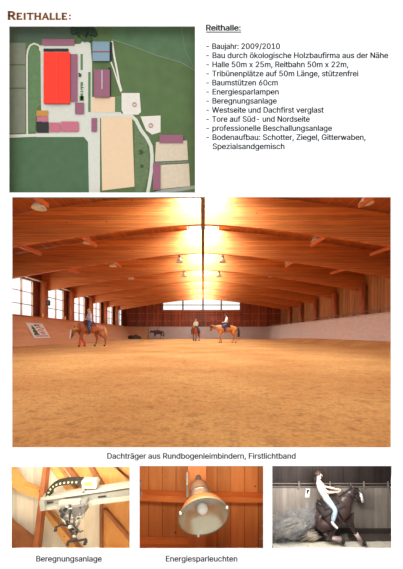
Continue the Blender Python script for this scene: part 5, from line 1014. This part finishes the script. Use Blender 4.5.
# opening axis: from the housing out towards the viewer and downwards
neck_c = P(198, 492.5, 2.09)
axis = Vector((0.15, -0.92, -0.33)).normalized()
R0 = axis.to_track_quat('Z', 'Y').to_matrix().to_4x4(); T0 = Matrix.Translation(c) @ R0
r = 0.157
bm = bmesh.new(); lathe(bm, [(r*0.36, -0.105), (r*0.6, -0.095), (r*0.83, -0.062), (r*0.96, -0.02), (r, 0), (r*0.985, 0.001), (r*0.94, -0.02), (r*0.8, -0.058), (r*0.6, -0.085), (r*0.3, -0.098), (0, -0.1)], 40, T0)
sh = obj('shade', bm, plain('shade_outer', srgb(188, 128, 80), 0.45, 0.05, metal=0.2), LP, True); 
refl = plain('reflector', srgb(206, 200, 176), 0.25, 0.03, metal=0.6)
bm = bmesh.new(); lathe(bm, [(r*0.985, 0.003), (r*0.9, -0.022), (r*0.76, -0.054), (r*0.56, -0.078), (r*0.3, -0.092), (0, -0.096)], 40, T0); obj('reflector', bm, refl, LP, True)
bm = bmesh.new(); n = 40; tube(bm, [T0 @ Vector((math.cos(2*PI*i/n)*r, math.sin(2*PI*i/n)*r, 0.002)) for i in range(n+1)], 0.0045, 8, False); obj('rim', bm, plain('rim_grey', srgb(128, 128, 104), 0.4), LP, True)
bm = bmesh.new(); lathe(bm, [(0, -0.02), (0.02, -0.024), (0.034, -0.044), (0.034, -0.065), (0.02, -0.09), (0, -0.094)], 18, T0); obj('bulb', bm, M['bulb'], LP, True)
bm = bmesh.new(); lathe(bm, [(r*0.97, 0.003), (r*0.6, 0.007), (0, 0.009)], 36, T0)
def clearglass():
    m, nt, b = newmat('clear_cover'); N = nt.nodes; t = N.new('ShaderNodeBsdfTransparent'); t.inputs[0].default_value = (0.95, 0.95, 0.92, 1); g = N.new('ShaderNodeBsdfGlossy'); g.inputs['Roughness'].default_value = 0.15
    mx = N.new('ShaderNodeMixShader'); mx.inputs[0].default_value = 0.1; nt.links.new(t.outputs[0], mx.inputs[1]); nt.links.new(g.outputs[0], mx.inputs[2]); nt.links.new(mx.outputs[0], N['Material Output'].inputs[0]); return m
obj('glass_cover', bm, clearglass(), LP, True)
for a, b in ((184.2, 510), (225, 511), (202, 535.5)):
    q = P(a, b, ly-0.02); best = min(range(72), key=lambda i: ((T0 @ Vector((math.cos(2*PI*i/72)*r, math.sin(2*PI*i/72)*r, 0)))-q).length); an = 2*PI*best/72
    w_ = T0 @ Vector((math.cos(an)*r, math.sin(an)*r, 0.004)); bm = bmesh.new(); box(bm, w_-Vector((0.007, 0.006, 0.008)), w_+Vector((0.007, 0.006, 0.008))); bmesh.ops.bevel(bm, geom=bm.edges[:], offset=0.002, segments=1); obj('clip', bm, M['white'], LP)
hz = plain('housing_taupe', srgb(168, 140, 112), 0.5, 0.06, metal=0.2)
bm = bmesh.new(); d = (neck_c-(c-axis*0.15)); e0 = c-axis*0.09; e1 = c-axis*0.25; tube(bm, [e0, e0.lerp(e1, 0.4), e0.lerp(e1, 0.85), e1], [0.052, 0.06, 0.06, 0.05], 20); obj('housing', bm, hz, LP, True)
bm = bmesh.new(); e = e0.lerp(e1, 0.5); dd = (e1-e0).normalized(); tube(bm, [e-dd*0.008, e+dd*0.008], 0.065, 20); obj('collar', bm, M['steel'], LP, True)
bm = bmesh.new(); tube(bm, [P(187.2, 472, 2.12), P(187.2, 485, 2.08), P(187.5, 498, 1.99)], 0.008, 8); obj('bracket', bm, M['steel'], LP)
bm = bmesh.new(); tube(bm, [P(205, 483, 2.12), P(208, 488, 2.08), P(211, 497, 1.99)], 0.006, 8); obj('bracket', bm, M['steel'], LP)
bm = bmesh.new(); tube(bm, [e1, e1+Vector((0, 0.02, 0.03)), e1+Vector((0, 0.05, 0.05))], 0.02, 10); obj('mount', bm, M['dark_steel'], LP)

# ================================================================== SLIDING HORSE (lower right opening)
HB = 2.31
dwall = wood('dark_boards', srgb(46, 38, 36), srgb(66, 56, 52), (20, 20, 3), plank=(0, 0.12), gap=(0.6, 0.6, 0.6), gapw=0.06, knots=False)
gwall = wood('grey_boards', srgb(142, 132, 122), srgb(172, 160, 150), (26, 26, 3), plank=(0, 0.1), gap=(0.86, 0.86, 0.86), gapw=0.06, knots=False)
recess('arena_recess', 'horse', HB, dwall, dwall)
# lower grey wall, a dark strip painting the shade at its foot, and the rails
ZF = P(0, 530.5, HB-0.03).z
GZ = P(0, 487.5, HB-0.03).z
x0_, x1_ = P(270, 500, HB).x, P(396, 500, HB).x
struct('trim_6', boxm(((x0_, HB-0.03, ZF), (x1_, HB-0.004, GZ))), gwall)
struct('foot_shade_strip', boxm(((x0_, HB-0.045, P(0, 534, HB-0.045).z-0.03), (x1_, HB-0.002, P(0, 529.5, HB-0.045).z))), plain('foot_shade', srgb(66, 58, 52)))
Ygr = P(0, 541.5, 2.18).z
print('arena floor z', Ygr, 'wall foot', ZF)
def gfloor(ya, yb):
    bm = bmesh.new(); rows = [ya+(yb-ya)*i/12 for i in range(13)]; R = []
    for y in rows:
        r_ = []
        for i in range(60):
            x = x0_-0.02+(x1_-x0_+0.02)*i/59
            z = Ygr+0.004*noise.noise(Vector((x*16, y*16, 1)))
            r_.append(bm.verts.new((x, y, z)))
        R.append(r_)
    for a, b in zip(R, R[1:]):
        for i in range(59): bm.faces.new((a[i], a[i+1], b[i+1], b[i]))
    return bm
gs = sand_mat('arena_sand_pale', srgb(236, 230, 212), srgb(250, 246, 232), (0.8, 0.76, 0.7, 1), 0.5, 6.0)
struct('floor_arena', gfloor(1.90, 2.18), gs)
struct('floor_arena_back', gfloor(2.18, HB-0.003), sand_mat('arena_sand_shaded', srgb(84, 74, 66), srgb(112, 100, 90), (0.6, 0.6, 0.6, 1), 0.6, 6.0))  # same sand, darkened to paint in the shade along the wall foot
rl = thing('fence_rail', 'grey metal double rail on top of the grey arena wall', 'rail', P(330, 487, HB-0.05))
for y0 in (483.6, 486.8): bm = bmesh.new(); tube(bm, [P(266, y0, HB-0.05), P(397, y0, HB-0.05)], 0.0045, 8); obj('rail_pipe', bm, plain('pipe_grey', srgb(112, 104, 96)), rl)
for px in (299, 330, 364, 388): bm = bmesh.new(); tube(bm, [P(px, 481.5, HB-0.05), P(px, 489, HB-0.05)], 0.006, 8); obj('rail_post', bm, plain('post_grey', srgb(130, 122, 112)), rl)
SG = thing('sign', 'small white sign with a dark letter on the grey arena wall', 'sign', P(307.5, 497, HB-0.05))
slabp('panel', [(306.2, 489), (310.3, 489), (309.2, 497.5), (305, 497.5)], HB-0.045, 0.012, M['white'], SG)
slabp('letter', [(307, 489.9), (309.2, 489.9), (309.0, 491.6), (308.2, 491.6), (307.9, 493.8), (306.8, 493.8)], HB-0.047, 0.003, M['black'], SG)

KY = 2.16; kk_ = KY/F; SC = 32*kk_     # 32 px to a metre
ORG = P(333, 541.0, KY)
TS = Matrix.Translation(ORG) @ Matrix.Scale(SC, 4)
def L(px, py, y=0.0): return ((px-333)/32.0, y, -(py-541.0)/32.0)   # local metres of the sliding group
sep_horse = plain('sepia_coat', srgb(72, 56, 53), 0.4, 0.2, 6); 
pose = dict(barrel=L(332, 510.5), loin=L(324, 516), rump=L(319.5, 521), dock=L(313.5, 520), chest=L(341, 507), neckbase=L(345, 502), neckmid=L(348.5, 496), poll=L(354, 489.6), muzzle=L(361, 502.3),
    fl=[L(344, 514, 0.16), L(343, 523, 0.16), L(338, 529.5, 0.16), L(336, 531.5, 0.16)],
    fr=[L(344.5, 513, -0.16), L(351.5, 527.5, -0.17), L(358, 537, -0.17), L(360.6, 538.8, -0.17)],
    hl=[L(320, 522, 0.14), L(331, 522, 0.17), L(323.5, 534.5, 0.16), L(334, 539, 0.16), L(336.5, 539.3, 0.16)],
    hr=[L(320, 522, -0.14), L(333, 521, -0.17), L(327, 534, -0.16), L(337.5, 535.5, -0.16), L(339.8, 537.8, -0.16)],
    tail=[L(313.5, 520), L(309, 524), L(304, 531), L(298, 537.5)], hand=L(343, 491.5, 0.0), blz=1.5, sadm=plain('sepia_saddle', srgb(52, 44, 42), 0.5), padm=plain('pad_dark', srgb(60, 52, 50), 0.8, 0.5, 60))
pw = plain('pink_wrap', srgb(206, 178, 176))
horse('dark horse with white face sliding to a stop in a cloud of sand', 'sliding horse', TS, sep_horse, pose, plain('sepia_mane', srgb(44, 32, 30)), wraps=(pw, ('fl', 'fr', 'hr', 'hl')), blaze=plain('blaze_white', (0.95, 0.93, 0.9, 1)))
JJ = dict(pelvis=L(325, 496), chest=L(319.8, 485.5), neck=L(318.2, 479.5), head=L(318.6, 474.8), face=(1, -0.25, -0.15),
    fat=1.2, lsho=L(320.5, 482.5, 0.17), rsho=L(316.8, 484, -0.17), lelb=L(327, 489.5, 0.2), relb=L(325.5, 488.6, -0.22), lwri=L(337, 490, 0.06), rwri=L(336, 491, -0.06),
    lhip=L(325.5, 497, 0.11), rhip=L(325.5, 497, -0.11), lkne=L(331.5, 503.5, 0.38), rkne=L(330, 503, -0.40), lank=L(328, 514, 0.42), rank=L(326.2, 514, -0.44), ltoe=L(332, 517.5, 0.44), rtoe=L(330.5, 518.5, -0.47), sleeve=0.0)
cl = dict(skin=plain('sepia_skin', srgb(214, 186, 170), 0.6, 0.05), lip=plain('sepia_lip', srgb(140, 96, 88)), shirt=plain('white_top', srgb(246, 242, 236), 0.8, 0.04), trousers=plain('pale_jeans', srgb(152, 170, 182), 0.9, 0.25, 60), shoes=plain('white_boot', srgb(236, 230, 224)), hair=plain('sepia_hair', srgb(70, 52, 46)))
person('rider in white sleeveless top and pale jeans leaning back on the sliding horse', TS, cl, JJ, group='sliding rider')
# thrown-up sand
def spray(name, pts, radii, y, seed, mat, label, flat_=0.5):
    bm = bmesh.new()
    for (a, b), r_ in zip(pts, radii):
        c = P(a, b, y+random.uniform(-0.03, 0.03)); ball(bm, c, r_*kk_, (1.3, flat_, 1), 18, 12, 0.9)
    o = base_origin(obj(name, bm, mat, smooth=True)); tag(o, label, 'sand', kind='stuff'); return o
def dust_mat(name, col, dens, sc=14):
    m = bpy.data.materials.new(name); m.use_nodes = True; nt = m.node_tree; N = nt.nodes; N.remove(N['Principled BSDF'])
    v = N.new('ShaderNodeVolumeScatter'); v.inputs['Color'].default_value = col
    tc = N.new('ShaderNodeTexCoord'); nz = N.new('ShaderNodeTexNoise'); nz.inputs['Scale'].default_value = sc; nz.inputs['Detail'].default_value = 3
    mr = N.new('ShaderNodeMapRange'); mr.inputs[1].default_value = 0.35; mr.inputs[2].default_value = 0.65; mr.inputs[3].default_value = dens*0.15; mr.inputs[4].default_value = dens
    nt.links.new(tc.outputs['Object'], nz.inputs['Vector']); nt.links.new(nz.outputs['Fac'], mr.inputs[0]); nt.links.new(mr.outputs[0], v.inputs['Density'])
    nt.links.new(v.outputs[0], N['Material Output'].inputs['Volume']); return m
lumpy = sand_mat('thrown_sand', srgb(198, 186, 166), srgb(230, 220, 200), (0.6, 0.45, 0.4, 1), 0.6, 5.0)
bm = bmesh.new()
for i in range(620):
    t = random.random(); sx_ = 322-50*t; yy = 537-(1-abs(2*t-1)**1.5)*random.uniform(0, 20)-random.uniform(0, 4)*(t); yy = min(yy, 540)
    yd = KY+random.uniform(-0.02, 0.07); ln = random.uniform(6, 16); an = random.uniform(0.3, 0.55)
    a_ = P(sx_, yy, yd); b_ = P(sx_-ln*math.cos(an), yy+ln*math.sin(an)*0.9, yd+random.uniform(-0.01, 0.01))
    if b_.z < Ygr: b_.z = Ygr
    m_ = (a_+b_)/2+Vector((0, 0, random.uniform(-0.003, 0.004))); rr = random.uniform(0.2, 0.55)*KY/F
    tube(bm, [a_, m_, b_], [rr*0.35, rr, rr*0.2], 6)
tag(obj('thrown_sand', bm, lumpy, smooth=True), 'heavy streaks of thrown up sand behind the sliding horse', 'sand', kind='stuff')
spray('sand_cloud', [(278, 527), (287, 522), (297, 517), (307, 514), (292, 529), (303, 524), (313, 520), (281, 534), (330, 536), (344, 537)], [9, 10, 9, 8, 9, 9, 7, 8, 4, 3.5], 2.15, 2, dust_mat('dust', (1, 0.94, 0.84, 1), 24), 'pale dust cloud rising behind the sliding horse', 0.8)
